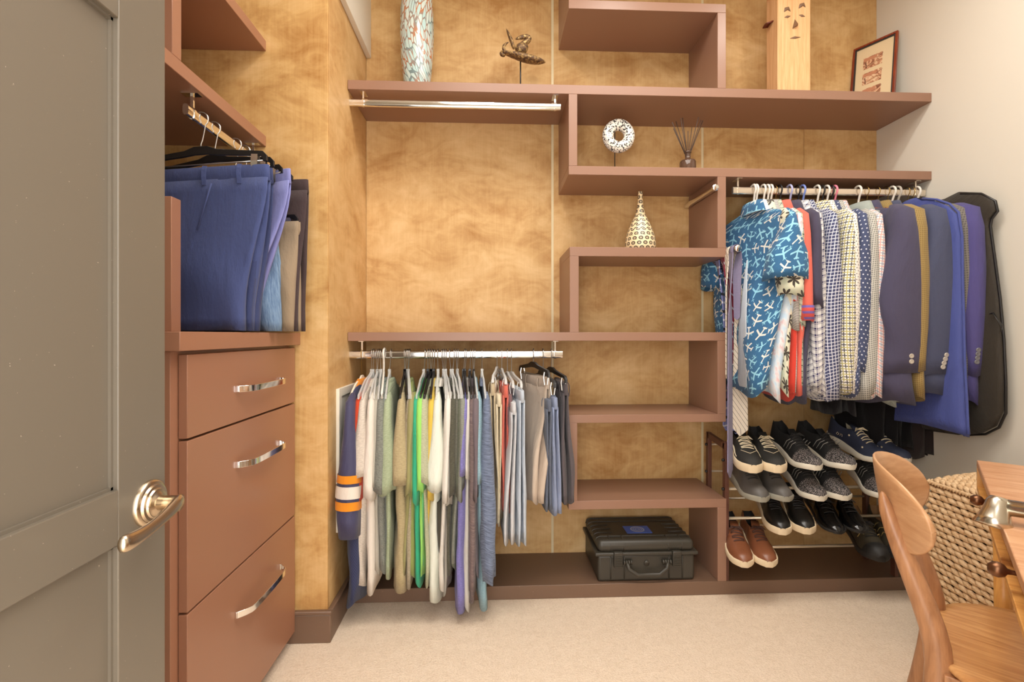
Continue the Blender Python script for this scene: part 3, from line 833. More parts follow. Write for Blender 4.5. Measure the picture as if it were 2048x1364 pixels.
px_tr(999, 'clip_clear', 'cream', 'shorts', 'shorts', (216, 202, 172), 998, 790, (997, 14, 1050), seed=5, mkh=False, extra=' beside the beige cargo shorts')
px_tr(1003.5, 'clip_clear', 'coral pink', 'shorts', 'shorts', (206, 106, 90), 1012, 772, (1012, 17, 1027), seed=8)
px_tr(1010, 'clip_clear', 'plum', 'shorts', 'shorts', (120, 90, 92), 1020, 790, (1017, 10, 990), seed=9, mkh=False, extra=' beside the coral pair')
px_tr(1014.8, 'clip_clear', 'pale grey', 'trousers', 'trousers', (200, 200, 202), 1028, 806, (1018, 22, 1092), seed=12, un=.2, bun=.2)
px_tr(1023, 'clip_clear', 'icy blue-grey', 'trousers', 'trousers', (186, 194, 204), 1045, 782, (1043, 22, 1094), seed=15, un=.19, bun=.19)
px_tr(1066.7, 'clip_black', 'khaki', 'trousers', 'trousers', (192, 174, 156), 1097, 756, (1075, 34, 1010), far=1044, seed=17, un=.12, uf=-.15, loops=(.06, -.06), bun=.17, rip=.006)
px_tr(1084, 'clip_black', 'dark slate', 'shorts', 'shorts', (98, 104, 118), 1099, 800, (1097, 20, 1021), seed=21, mkh=False, extra=' between the khaki and steel blue pairs')
px_tr(1086, 'clip_black', 'steel blue', 'shorts', 'shorts', (136, 146, 172), 1112, 796, (1116, 28, 1029), seed=24)
px_tr(1102.8, 'clip_black', 'charcoal drawstring', 'shorts', 'shorts', (92, 84, 86), 1132, 768, (1137, 28, 1009), far=1112, seed=27, un=.14)

# ================================================================== ALCOVE TROUSERS
GA = 'trousers on the alcove rod'
def alc(hook, words, fb, name, near_y, top, bun, hang='clip_black', un=.185, far_y=None, hem=None, seed=0, band=True, hem_near=None, leg_w=.05, pocket=False, rip=.008, buf=-.13, neck=-.08):
    Y = atX(hook, 280, XRD)[1]
    m = fabk('alc_' + words.replace(' ', '_'), fb)
    hanger(ALC, Y, hang, f'black clip hanger with steel hook holding the {words}', 'hangers on the alcove rod', near_t=near_y, neck=neck, span=.2)
    far = min(W - .045, 2 * Y - near_y) if far_y is None else far_y
    return trousers(ALC, Y, f'{words} hanging from the alcove rod above the countertop', name, 'trousers', GA, m, top=top, hem=TOPZ + .004 - ZA, near=near_y, far=far, hem_near=hem_near or near_y, hem_far=min(far, W - .05), un=un, uf=-.2, bun=bun, buf=buf, leg_w=leg_w, seed=seed, band=band, pocket=pocket, ripple=rip, loops=(.125, .02))
alc(402, 'navy chinos', (70, 80, 124), 'chinos', 1.362, -.135, .150, seed=2, pocket=True, rip=.011, leg_w=.052, buf=-.17, un=.205)
alc(427, 'dark navy chinos', (58, 66, 104), 'chinos', 1.405, -.13, .15, seed=4, un=.195)
alc(470, 'periwinkle trousers', (134, 136, 190), 'trousers', 1.46, -.112, .12, seed=7, un=.222, leg_w=.05)
alc(488, 'blue denim jeans', ('denim', rgb(72, 96, 130), rgb(128, 152, 178)), 'jeans', 1.535, -.22, .175, seed=9, un=.15)
alc(500, 'beige khakis', (150, 130, 106), 'khakis', 1.575, -.245, .2, seed=12, un=.205, band=False, neck=-.2)
alc(511, 'dark brown trousers', (70, 56, 56), 'trousers', 1.60, -.10, .2, seed=14, un=.222)

# ================================================================== RIGHT ROD: SHIRTS
GS = 'shirts on the right rod'
NK = -.058
def hs(hook, hg, words, name, cat, mat, near, slv, hem, sl='long', far=None, far_hem=None, cuff=None, collar='shirt', colmat=None, hu=.205, seed=0, top=-.088, thick=.011, pad=0, mkh=True, hgwords=None, shoulder=.062, grp=GS, slv_out=.0, ripple=.006, lab=None, slvmat=None, Yn=1.785):
    X = xY(hook, YR); nx = xY(near, Yn); hx = xY(hem[0], Yn + .01)
    if mkh: hanger(HIGH, X, hg, f'{hgwords or hg} hanger holding the {words}', 'hangers on the right rod', neck=NK, drop=.1, near_t=X + (nx - X) * .9, lean=.004)
    return shirt(HIGH, X, lab or f'{words} hanging on the right rod', name, cat, grp, mat, near_t=nx, hem_t=hx, far_t=xY(far, YR + .2) if far else None, far_hem=xY(far_hem, YR + .2) if far_hem else None,
        slv_z=zrel(HIGH, slv[1], Yn - .01, nx), hem_z=zrel(HIGH, hem[2], Yn + .01, hx), slv_w=slv[0] / 548, hem_w=hem[1] / 545, sl=sl, collar=collar, colmat=colmat, hu=hu, seed=seed, top=top, thick=thick, pad=pad, cuff=cuff, shoulder=shoulder, slv_out=slv_out, ripple=ripple, slvmat=slvmat)
PLANE = FB('aeroplane_print', rgb(54, 98, 136), 'planes', rgb(224, 224, 216), rgb(150, 206, 226), s=.052)
g = hs(1506, 'white', 'blue aeroplane-print shirt', 'print_shirt', 'shirt', PLANE, 1592, (86, 556), (1530, 50, 785), 'short', far=1433, far_hem=1437, seed=31, hgwords='white tubular', slv_out=.03, hu=.21, ripple=.01, thick=.014)
# opening edge of its white lining and a row of buttons
T = HIGH.T(); o = HIGH.org(xY(1506, YR))
px0 = xY(1494, 1.90)
Lp = [(zrel(HIGH, 520, 1.9, px0), .09, .105, px0 + .006, px0 + .002, .0015, .0015, 0), (zrel(HIGH, 640, 1.9, px0), .05, .13, px0 - .006, px0 - .016, .003, .003, 0), (zrel(HIGH, 775, 1.87, px0), .05, .14, px0 - .01, px0 - .02, .003, .003, 0)]
MB(o).loft(sheet(Lp, T, 14, hemmed=False, pw=.8)).build('placket_lining', FB('lining_white', rgb(206, 216, 226)), g, True)
hs(1511, 'white', 'pale blue and pink floral shirt', 'print_shirt', 'shirt', FB('floral', rgb(196, 216, 232), 'floral', rgb(222, 224, 226), rgb(226, 190, 192)), 1606, (26, 600), (1560, 32, 797), 'short', seed=33, hgwords='white tubular', far_hem=1470)
hs(1525.5, 'white', 'cream palm-tree print shirt', 'print_shirt', 'shirt', FB('palms', rgb(232, 222, 196), 'palms', rgb(72, 66, 60), rgb(206, 212, 188), s=.062), 1588, (50, 592), (1580, 24, 787), 'short', seed=35, hgwords='white tubular', slv_out=.035)
hs(1533.5, 'white', 'grey pinstripe shirt', 'dress_shirt', 'shirt', FB('pinstripe', rgb(206, 200, 192), 'hstripe', rgb(96, 92, 92), s=.006, w=.35), 1597, (16, 660), (1595, 13, 782), 'short', seed=37, hgwords='white tubular')
hs(1540, 'white', 'green plaid shirt', 'dress_shirt', 'shirt', FB('green_plaid', rgb(206, 210, 190), 'plaid', rgb(74, 96, 80), rgb(236, 232, 214), s=.022), 1606, (24, 650), (1607, 18, 783), 'short', seed=39, hgwords='white tubular')
hs(1549, 'gold', 'scarlet t-shirt with hem peeping out', 't_shirt', 't-shirt', FB('scarlet', rgb(214, 70, 56)), 1596, (14, 600), (1590, 18, 797), 'short', seed=41, collar='crew', hgwords='thin gold wire', lab='scarlet t-shirt on the right rod, hem peeping below the shirts')
CORAL = FB('coral_polo', rgb(226, 108, 92))
hs(1558, 'dark', 'coral polo shirt', 'polo_shirt', 'polo shirt', CORAL, 1619, (28, 640), (1606, 22, 790), 'short', seed=43, cuff=FB('coral_cuff', rgb(226, 96, 92), 'hstripe', rgb(130, 110, 190), s=.022, w=.4), hgwords='black', slv_out=.02)
hs(1578, 'lavender', 'charcoal navy polo shirt', 'polo_shirt', 'polo shirt', FB('navy_polo', rgb(74, 70, 88)), 1642, (26, 612), (1612, 22, 808), 'short', seed=45, hgwords='lavender tubular', slv_out=.02)
hs(1594, 'dark', 'navy and white gingham shirt', 'dress_shirt', 'shirt', FB('gingham', rgb(226, 224, 222), 'plaid', rgb(58, 56, 96), rgb(226, 224, 222), s=.024), 1646, (30, 780), (1640, 44, 797), seed=47, hgwords='black')
hs(1604, 'blue', 'navy windowpane-check shirt', 'dress_shirt', 'shirt', FB('navy_check', rgb(70, 74, 108), 'check', rgb(220, 222, 230), s=.0125, w=.2), 1676, (46, 801), (1665, 40, 790), seed=49, hgwords='blue tubular', cuff=FB('navy_check'))
hs(1633, 'white', 'olive and black tattersall shirt', 'dress_shirt', 'shirt', FB('tattersall', rgb(234, 230, 222), 'tatter', rgb(66, 64, 72), rgb(188, 178, 110), s=.02, w=.16), 1708, (40, 786), (1700, 30, 790), seed=51, hgwords='white tubular')
hs(1642.5, 'dark', 'white shirt with fine dots', 'dress_shirt', 'shirt', FB('white_dots', rgb(232, 226, 218), 'dots', rgb(120, 110, 110), s=.011, w=.2), 1716, (30, 740), (1710, 30, 780), seed=53, hgwords='black')
hs(1652, 'white', 'navy polka-dot shirt', 'dress_shirt', 'shirt', FB('polka', rgb(74, 82, 112), 'dots', rgb(214, 216, 226), s=.016, w=.17), 1737, (40, 748), (1722, 34, 790), seed=55, hgwords='white tubular beside two dark hooks,')
hs(1661, 'dark', 'grey houndstooth shirt', 'dress_shirt', 'shirt', FB('houndstooth', rgb(216, 212, 202), 'tweed', rgb(130, 130, 124), s=.008), 1755, (40, 790), (1738, 30, 800), seed=57, hgwords='black')
hs(1667.5, 'pink', 'pale pink and blue check shirt', 'dress_shirt', 'shirt', FB('pinkcheck', rgb(230, 222, 218), 'tatter', rgb(150, 158, 178), rgb(226, 160, 150), s=.02, w=.14), 1768, (34, 795), (1752, 30, 800), seed=59, hgwords='pink tubular')
SAGE = FB('sage_shirt', rgb(166, 174, 166))
hs(1715, 'white', 'sage grey shirt', 'dress_shirt', 'shirt', SAGE, 1806, (50, 804), (1788, 38, 806), seed=61, hgwords='white tubular', cuff=SAGE)
# jackets
GJ = 'jackets on the right rod'
def buttons(g, X, spots, mat, par=None):
    from mathutils.bvhtree import BVHTree
    from mathutils import Vector as W_
    og = HIGH.org(X); me = par.data
    bv = BVHTree.FromPolygons([W_(v.co) + W_(og) for v in me.vertices], [tuple(p.vertices) for p in me.polygons])
    for (px, py, _) in spots:
        hit, nr, _, _ = bv.ray_cast(W_((0, 0, EYE)), W_(ray(px, py)).normalized())
        if hit is None: print('BUTTON MISS', px, py); continue
        if nr.dot(W_(ray(px, py))) > 0: nr = -nr
        s1 = nr.cross(W_((0, 0, 1))).normalized(); s2 = nr.cross(s1); rings = []
        for r, h in ((.0005, -.002), (.0085, -.002), (.009, .001), (.0075, .003), (.005, .0018), (.0005, .0018)):
            rings.append([tuple(hit + nr * h + s1 * (r * cos(2 * pi * k / 14)) + s2 * (r * sin(2 * pi * k / 14))) for k in range(14)])
        MB(og).loft(rings).build('button', mat, par, True)
BTN = plain('horn_button', rgb(190, 180, 166), .3); BTND = plain('dark_button', rgb(120, 118, 122), .25)
def jacket(hook, words, fb, near, slv, hem, seed, hg='wood', Yn=1.735, hgw='wooden', btn=None, bm=BTND, mkh=True, hu=.25, top=-.085):
    X = xY(hook, YR); m = fabk('jacket_' + words.replace(' ', '_'), fb)
    g = hs(hook, hg, words, 'jacket', 'jacket', m, near, slv, hem, seed=seed, hgwords=hgw, hu=hu, thick=.019, pad=.012, grp=GJ, mkh=mkh, shoulder=.055, top=top, ripple=.005, Yn=Yn)
    if btn: 
        slvs = [c for c in g.children if c.name.startswith('sleeve')]
        buttons(g, X, btn, bm, slvs[0])
    return g
jacket(1731, 'aubergine navy jacket', (78, 74, 96), 1830, (98, 749), (1822, 70, 812), 71, btn=[(1823, 712, 1.70), (1823, 723, 1.70)], bm=BTN)
jacket(1753, 'tan tweed jacket', ('tweed', rgb(176, 150, 96), rgb(132, 108, 64), dict(s=.007)), 1850, (44, 742), (1846, 30, 804), 73, hgw='pale wooden')
jacket(1772, 'dark blue-grey jacket', (76, 80, 104), 1894, (104, 753), (1898, 100, 798), 75, hgw='reddish wooden', btn=[(1893, 710, 0), (1890.5, 718, 0), (1888, 726, 0), (1886, 734, 0)], bm=BTN)
jacket(1812, 'grey check wool jacket', ('tweed', rgb(138, 132, 124), rgb(96, 92, 88), dict(s=.009)), 1950, (36, 772), (1946, 34, 790), 77, Yn=1.705, hu=.268, hg='gold', hgw='gold wire')
hs(1806, 'gold', 'white dress shirt with the cuff peeping out', 'dress_shirt', 'shirt', FB('white_shirt', rgb(226, 224, 232)), 1930, (22, 757), (1925, 24, 780), seed=79, mkh=False, lab='white dress shirt with cuff peeping between navy and grey jackets')
jacket(1822, 'violet-blue jacket', (84, 78, 130), 1970, (44, 751), (1960, 40, 812), 81, Yn=1.69, hu=.285, hg='gold', hgw='brass wire', btn=[(1957, 700, 0), (1956, 708, 0), (1955, 716, 0), (1954, 724, 0)])
# dark trousers hung under the jackets
GD = 'dark trousers under the jackets'
for i, (hook, words, fb, botc, boty, hgk, hgw_) in enumerate(((1692, 'black trousers next to the sage shirt', (24, 22, 26), (1690, 60), 830, None, None), (1742, 'black wool trousers below the aubergine jacket', (18, 16, 18), (1782, 64), 905, None, None), (1783, 'jet black suit trousers below the tan jacket', (16, 14, 16), (1812, 60), 900, 'white', 'white tubular'), (1794, 'dark brown-black trousers below the blue-grey jacket', (50, 42, 42), (1862, 60), 915, 'white', 'second white tubular'))):
    X = xY(hook, YR); bx = xY(botc[0], 1.96)
    if hgk: hanger(HIGH, X, hgk, f'{hgw_} hanger holding the {words.split(" below")[0]}', 'hangers on the right rod', neck=NK, drop=.1)
    trousers(HIGH, X, words + ' on the right rod', 'trousers', 'trousers', GD, FB('dark_tr_%d' % i, rgb(*fb)), top=-.30, hem=zrel(HIGH, boty, 1.96, bx), near=xY(botc[0] - 16, 1.97), far=X, hem_near=bx, hem_far=X, un=.03, uf=-.16, bun=.04, buf=-.16, leg_w=botc[1] / 520 / 2, band=False, seed=60 + i, ripple=.008)

# garment bags
def bag(hook, label, mat, prof, seed, hgk, hgw, trim, US=1.27):
    X = xY(hook, YR); T = HIGH.T(); o = HIGH.org(X)
    hanger(HIGH, X, hgk, f'{hgw} hanger inside the {label.split(" garment")[0]} garment bag', 'hangers on the right rod', neck=NK, drop=.1)
    g = thing('garment_bag', label, 'garment bag', o, group='garment bags on the right rod')
    Lb = []
    for (y, un, uf, X2, h) in prof:
        un *= US; z = zrel(HIGH, y, YR - un * .8, X2); Lb.append((z, uf, un, X, X2, h * .85, h * .85, .003))
    MB(o).loft(sheet(Lb, T, 34, seed=seed, hemmed=False, pw=.7)).build('cover', mat, g, True)
    # piped edge down the near side
    MB(o).tube([T(un + .002, X2 + .002, z) for (z, uf, un, X, X2, h, _, _) in Lb], .0045, 8, up=(1, 0, 0)).build('edge_piping', trim, g, True)
    return g
BLUEB = FB('bag_blue', rgb(76, 86, 150), 'satin', r2=.5); BLACKB = FB('bag_black', rgb(58, 52, 44), 'satin', r2=.45)
xb = 1.702
bag(1794, 'royal blue garment bag between the blue-grey and grey check jackets', BLUEB, [(401, .10, -.10, xb, .006), (405, .14, -.14, xb + .006, .012), (415, .175, -.18, xb + .01, .02), (432, .198, -.2, xb + .012, .026), (480, .205, -.22, xb + .016, .03), (560, .205, -.22, xb + .018, .03), (640, .21, -.22, xb + .015, .028), (720, .215, -.22, xb + .012, .03), (800, .222, -.22, xb + .01, .04), (845, .226, -.22, xb + .008, .044), (862, .23, -.2, xb + .006, .046)], 5, 'white', 'white tubular', BLUEB, 1.4)
xk = R - .040
g = bag(1832, 'black nylon garment bag against the off-white wall', BLACKB, [(393, .15, -.08, xk, .006), (397, .215, -.14, xk, .012), (412, .252, -.18, xk, .022), (432, .258, -.2, xk, .026), (446, .242, -.2, xk, .024), (460, .238, -.2, xk, .024), (520, .25, -.21, xk, .026), (600, .265, -.22, xk, .027), (680, .275, -.22, xk, .028), (760, .28, -.22, xk, .028), (820, .28, -.2, xk, .028), (848, .262, -.16, xk, .026), (862, .225, -.1, xk, .02), (866, .16, -.04, xk, .01)], 8, 'white', 'white plastic', BLACKP)
p = atX(1992, 628, xk); q = atX(2006, 652, xk - .02)
MB(HIGH.org(xY(1832, YR))).tube([(p[0] - .02, p[1], p[2]), (p[0] - .024, p[1] - .012, p[2] + .004), (q[0] - .004, q[1], q[2]), (q[0] - .004, q[1] + .003, q[2] - .02)], [.005, .004, .005, .003], 8, flat=.4).build('carry_strap', BLACKP, g, True)

# ================================================================== TIES
GTI = 'ties on the pull-out tie rod'
def tie(label, mat, Y, tails, yaw=.6, seed=0):
    """tails: (x px, top extra, tip py, half width m) either side of the rod"""
    o = (tx, Y, tzz); g = thing('necktie', label, 'tie', o, group=GTI)
    # loop over the rod
    pts = [(tx - .0165, Y, tzz - .02), (tx - .0165, Y, tzz + .004), (tx - .010, Y, tzz + .0155), (tx, Y, tzz + .0185), (tx + .010, Y, tzz + .0155), (tx + .0165, Y, tzz + .004), (tx + .0165, Y, tzz - .02)]
    hw = .018
    MB(o).loft([[(x, y - hw, z), (x * .93 + tx * .07, y - hw, z - .001), (x * .93 + tx * .07, y + hw, z - .001), (x, y + hw, z)] for x, y, z in pts], closed=True).build('neck_band', mat, g, True)
    for sd, (px, tip, hwid) in zip((-1, 1), tails):
        Xe = xY(px, Y); ze = zY(tip, Y, Xe); r = []
        z0 = tzz - .015
        for k in range(9):
            q = k / 8; z = lerp(z0, ze + hwid * .9, min(1, q * 8 / 7)) if k < 8 else ze
            a = yaw * smooth(q * 4) * sd * -1
            wv = lerp(.018, hwid, smooth(q * 1.1)) if k < 8 else .001
            xc = lerp(tx + sd * .0165, Xe, smooth(q * 3)); t2 = .0022
            dx, dy = sin(a), cos(a)
            r.append([(xc - dx * wv - dy * t2, Y - dy * wv + dx * t2, z), (xc + dx * wv - dy * t2, Y + dy * wv + dx * t2, z), (xc + dx * wv + dy * t2, Y + dy * wv - dx * t2, z), (xc - dx * wv + dy * t2, Y - dy * wv - dx * t2, z)])
        sharp(MB(o).loft(r).build('blade', mat, g, True), .6)
tie('grey-lavender woven tie, long blade hanging down over the shoe rack', FB('tie_lav', rgb(150, 142, 168), 'tweed', rgb(116, 108, 136), s=.005), F - .045, [(1460, 955, .03), (1474, 640, .012)], .75)
tie('cream tie with black diagonal hairlines over the rod end', FB('tie_cream', rgb(228, 216, 198), 'diag', rgb(70, 64, 60), s=.02, w=.1), F - .012, [(1453, 757, .02), (1480, 872, .034)], .55)
tie('burgundy tie with silver diagonal stripes', FB('tie_burg', rgb(136, 44, 62), 'diag', rgb(196, 190, 200), s=.05, w=.14), F + .03, [(1456, 700, .014), (1470, 812, .032)], .75)
tie('periwinkle tie with black and white stripes', FB('tie_peri', rgb(134, 140, 196), 'tiestripe', rgb(30, 28, 40), rgb(220, 222, 236), s=.075), F + .075, [(1453, 862, .03), (1472, 868, .036)], .9)
tie('dark navy tie with tiny dots behind the striped ties', FB('tie_navy', rgb(52, 50, 76), 'dots', rgb(160, 160, 190), s=.008, w=.2), F + .12, [(1462, 640, .02), (1480, 720, .03)], .8)
# ================================================================== SHOE RACK AND SHOES
RX0, RX1, RYF, RYB = .975, 1.70, 1.992, 2.15
RACKW = wood('rack_wood', rgb(104, 66, 52), rgb(76, 44, 34), (40, 3, 3), .4)
RACKM = plain('rack_tube', rgb(206, 192, 168), .32, .6)
o = ((RX0 + RX1) / 2, (RYF + RYB) / 2, ZP[0]); rk = thing('shoe_rack', 'four-tier shoe rack with dark wood ends and pale metal rods', 'shoe rack', o)
zf = lambda y: zY(y, RYF, 1.2)
FRONT = [.186, .308, .43, .55]
for xe in (RX0, RX1):
    for yy in (RYF, RYB):
        MB(o).box(xe - .008, xe + .008, yy - .012, yy + .012, ZP[0], .635 if yy == RYB else .625).build('post', RACKW, rk, bevel=.001)
    for za, zb2 in ((.605, .585),):
        MB(o).add([(xe + sx_ * .008, y, z + dz) for sx_ in (-1, 1) for y, z in ((RYF, .607), (RYB, .622)) for dz in (-.012, .012)], [(0, 1, 3, 2), (4, 6, 7, 5), (0, 4, 5, 1), (2, 3, 7, 6), (0, 2, 6, 4), (1, 5, 7, 3)]).build('side_rail', RACKW, rk)
    for zf_ in FRONT:
        for yy, zz in ((RYF, zf_), (RYB, zf_ + .03)):
            MB(o).lathe([(0, 0), (.006, 0), (.006, .008), (0, .010)], (xe - .016 if xe == RX0 else xe + .008, yy, zz), 12, 'x').build('bolt', BLACKP, rk, True)
for zf_ in FRONT:
    MB(o).tube([(RX0, RYF, zf_), (RX1, RYF, zf_)], .0062, 10).build('rod', RACKM, rk, True)
    MB(o).tube([(RX0, RYB, zf_ + .03), (RX1, RYB, zf_ + .03)], .0045, 10).build('rod', RACKM, rk, True)

def shoe(name, label, grp, toe, heel, tier, up, sole, lining, lace, style='sneaker', L_=.29, W_=1.0, trim=None, toem=None, soleh=.026, nl=6, ytoe=1.845, dz=.0):
    """toe, heel: pixel columns; the shoe lies on the two rods of its tier, toe forward"""
    yheel = ytoe + L_ * .97
    xt, xh = xY(toe, ytoe + .03), xY(heel, yheel - .04)
    zf_ = FRONT[tier] + .0065 + dz; zb2 = FRONT[tier] + .03 + .005 + dz
    slope = (zb2 - zf_) / (RYB - RYF)
    ang = atan2(xt - xh, (yheel - ytoe))
    pitch = -math.atan(slope)
    z_heel = zf_ + slope * (yheel - RYF)
    o = (xh, yheel, z_heel)
    from mathutils import Matrix
    g = thing(name, label, 'shoe', o, group=grp)
    # local: +y forward (toe), z up ; rotate so +y -> world -Y
    g.rotation_euler = (0, 0, 0)
    Rm = Matrix.Rotation(pi + ang, 4, 'Z') @ Matrix.Rotation(pitch, 4, 'X')
    g.rotation_euler = Rm.to_euler()
    Lm = L_
    def hw(s):      # half width along the sole
        pts = [(0, .018), (.03, .027), (.12, .033), (.3, .032), (.5, .037), (.68, .045), (.8, .044), (.9, .036), (.96, .025), (1, .008)]
        for (a, b), (c, d) in zip(pts, pts[1:]):
            if s <= c: return lerp(b, d, smooth((s - a) / (c - a))) * W_
        return .008
    curve = lambda s: (.016 * smooth((s - .72) / .28) + .006 * smooth((.1 - s) / .1)) if style in ('runner', 'trail') else .006 * smooth((s - .8) / .2)
    bulge = lambda s: s - .06 * 0
    # sole
    m = MB(); rings = []
    S_ = [0, .015, .05, .1, .18, .28, .38, .48, .58, .68, .76, .84, .9, .95, .985, 1]
    def sh(s):
        if style == 'runner': return lerp(.038, .022, smooth((s - .2) / .6))
        if style == 'dress': return .024 if s < .28 else .011
        return soleh
    for s in S_:
        w_ = hw(s) + .004; zb_s = curve(s); zt_s = zb_s + sh(s)
        x_off = .008 * sin(s * pi) * 0
        rings.append([(-w_ * .94, s * Lm, zb_s), (-w_, s * Lm, zb_s + .004), (-w_ * 1.02, s * Lm, (zb_s + zt_s) / 2), (-w_, s * Lm, zt_s - .002), (-w_ * .95, s * Lm, zt_s), (w_ * .95, s * Lm, zt_s), (w_, s * Lm, zt_s - .002), (w_ * 1.02, s * Lm, (zb_s + zt_s) / 2), (w_, s * Lm, zb_s + .004), (w_ * .94, s * Lm, zb_s)])
    sharp(m.loft(rings).build('sole', sole, g, True), 1.0)
    # upper + lining: arch sections with a foot opening toward the heel
    n = 17; outer = MB(); inner = MB(); ro = []; ri = []
    Hc = {'sneaker': .058, 'runner': .072, 'dress': .056, 'trail': .07}[style]
    def prof(s):
        # rim height above the footbed of the open part, crown height of the closed part
        pts = [(0, Hc * .95), (.03, Hc * 1.08), (.1, Hc * 1.0), (.2, Hc * .80), (.32, Hc * .78), (.42, Hc * .95), (.5, Hc * .98), (.6, Hc * .80), (.72, Hc * .60), (.84, Hc * .52), (.92, Hc * .40), (.97, Hc * .22), (1, .004)]
        for (a, b), (c, d) in zip(pts, pts[1:]):
            if s <= c: return lerp(b, d, (s - a) / (c - a))
        return .004
    S2 = [0, .01, .03, .07, .12, .18, .24, .3, .36, .41, .45, .5, .56, .62, .68, .74, .8, .86, .91, .95, .98, 1]
    for s in S2:
        w_ = hw(s); z0 = curve(s) + sh(s) - .003; H = prof(s); r = []
        for k in range(n):
            x = -1 + 2 * k / (n - 1); 
            if abs(x) > .72: hh = H * (1 - ((abs(x) - .72) / .28) ** 2.2) ** .5 if s < .47 else None
            if s < .47:
                if abs(x) <= .72: hh = H
                xx = sgp(x, .55) * w_ * (1 - .18 * (hh / max(H, 1e-3)))
            else:
                hh = H * (1 - abs(x) ** 2.4) ** .62 if abs(x) < 1 else 0; xx = x * w_ * (1 - .0 * hh)
            r.append((xx, s * Lm + .001, z0 + hh))
        # open part keeps only outer walls; roof is dropped into the footbed
        if s < .43:
            op = smooth(min(1, (s) / .05)) * smooth((.43 - s) / .05)
            r = [(x, y, lerp(z, z0 + .006, op if abs(-1 + 2 * k / (n - 1)) < .60 else 0)) for k, (x, y, z) in enumerate(r)]
        ro.append(r)
    vs = [p for r in ro for p in r]
    fo = []; fi = []
    for j in range(len(ro) - 1):
        for k in range(n - 1):
            f = [j * n + k, j * n + k + 1, (j + 1) * n + k + 1, (j + 1) * n + k]
            xm = -1 + 2 * (k + .5) / (n - 1)
            (fi if (S2[j + 1] <= .42 and abs(xm) < .68) else fo).append(f)
    uvs = [(p[0] * 1.5, p[1]) for p in vs]
    outer.add(vs, fo, uvs); inner.add(vs, fi, uvs)
    uo = outer.build('upper', up, g, True)
    inner.build('lining', lining, g, True)
    # heel tab
    # laces
    if lace:
        for i in range(nl):
            q = i / max(1, nl - 1); s = lerp(.47, .68, q); w_ = hw(s); z0 = curve(s) + sh(s) - .003; H = prof(s)
            hwid = lerp(.62, .46, q); pts = []
            for x in (-hwid, -hwid * .5, 0, hwid * .5, hwid):
                pts.append((x * w_, (s + .012 * (x / hwid) * (1 if i % 2 else -1)) * Lm, z0 + H * (1 - abs(x) ** 2.4) ** .62 + .003))
            MB().tube(pts, .0028, 6, flat=.6).build('lace', lace, g, True)
        s = .46; z0 = curve(s) + sh(s) + prof(s)
        for sd in (-1, 1):
            MB().tube([(0, s * Lm, z0 + .002), (sd * .016, (s + .02) * Lm, z0 + .008), (sd * .03, (s + .06) * Lm, z0 - .002), (sd * .014, (s + .035) * Lm, z0 + .003), (0, s * Lm, z0 + .003)], .0022, 6).build('lace_bow', lace, g, True)
    # tongue
    if lace or style == 'dress':
        z0 = curve(.42) + sh(.42) + prof(.42)
        MB().loft([[(-.018 * a, y * Lm, z - .002), (.018 * a, y * Lm, z - .002), (.016 * a, y * Lm, z + .003), (-.016 * a, y * Lm, z + .003)] for a, y, z in ((.9, .36, z0 + .010), (1, .42, z0 - .001), (.9, .5, z0 - .008))]).build('tongue', trim or up, g, True)
    if toem:     # toe cap shell
        r = []
        for s in (.80, .86, .91, .95, .98, 1.0):
            w_ = hw(s) + .0025; z0 = curve(s) + sh(s) - .006; H = prof(s) + .006
            r.append([(x * w_, s * Lm + .003, z0 + H * (1 - abs(x) ** 2.4) ** .62 if abs(x) < 1 else z0) for x in [-1 + 2 * k / 12 for k in range(13)]])
        MB().loft(r, closed=False).build('toe_cap', toem, g, True)
    return g
def rubber(n, c, r=.6): return plain(n, c, r)
CREAMS = rubber('cream_rubber', rgb(226, 206, 172)); WHITES = rubber('white_rubber', rgb(222, 214, 196)); GREYS = rubber('grey_rubber', rgb(150, 146, 132)); BLKS = rubber('black_rubber', rgb(32, 30, 28))
def leather(n, c, r=.35):
    M = Mat(n, c, r, spec=.5); M.bump(M.noise(M.coord('Object'), 60, 3), .15, .0015); return M.m
BLKC = leather('black_canvas', rgb(38, 36, 32), .75); BLKL = leather('black_leather', rgb(24, 22, 20), .28); BLKP = leather('black_patent', rgb(14, 13, 14), .14)
BRNL = leather('tan_leather', rgb(126, 76, 50), .32); GRYL = leather('grey_leather', rgb(84, 80, 76), .5); DKL = plain('dark_lining', rgb(22, 20, 19), .8); CRL = plain('cream_lining', rgb(200, 188, 160), .8); TANL = plain('tan_lining', rgb(150, 112, 74), .7)
LACEW = plain('cream_lace', rgb(228, 212, 180), .8); LACEB = plain('black_lace', rgb(40, 38, 38), .7); LACEBR = plain('brown_lace', rgb(74, 50, 44), .7)
def speckle():
    M = Mat('speckled_knit', rgb(30, 28, 28), .8)
    n = M.noise(M.coord('Object', (1, .45, 1)), 420, 1); v = M.node('ShaderNodeTexCoord'); sp = M.node('ShaderNodeSeparateXYZ'); M.link(v.outputs['Object'], sp.inputs[0])
    y = V(M.nt, sp.outputs[1]); f = n.gt(.54) * y.gt(.2)
    M.base(M.mix(f, rgb(24, 23, 23), rgb(140, 130, 126))); return M.m
SPECK = speckle(); NAVK = leather('navy_knit', rgb(44, 50, 70), .7)
def pair(name, label, grp, spots, tier, *a, **k):
    out = []; ends = k.pop('ends')
    for s, en in zip(spots, ends): out.append(shoe(name, label + ', ' + en, grp, s[0], s[1], tier, *a, ytoe=s[2] if len(s) > 2 else 1.845, **k))
    return out
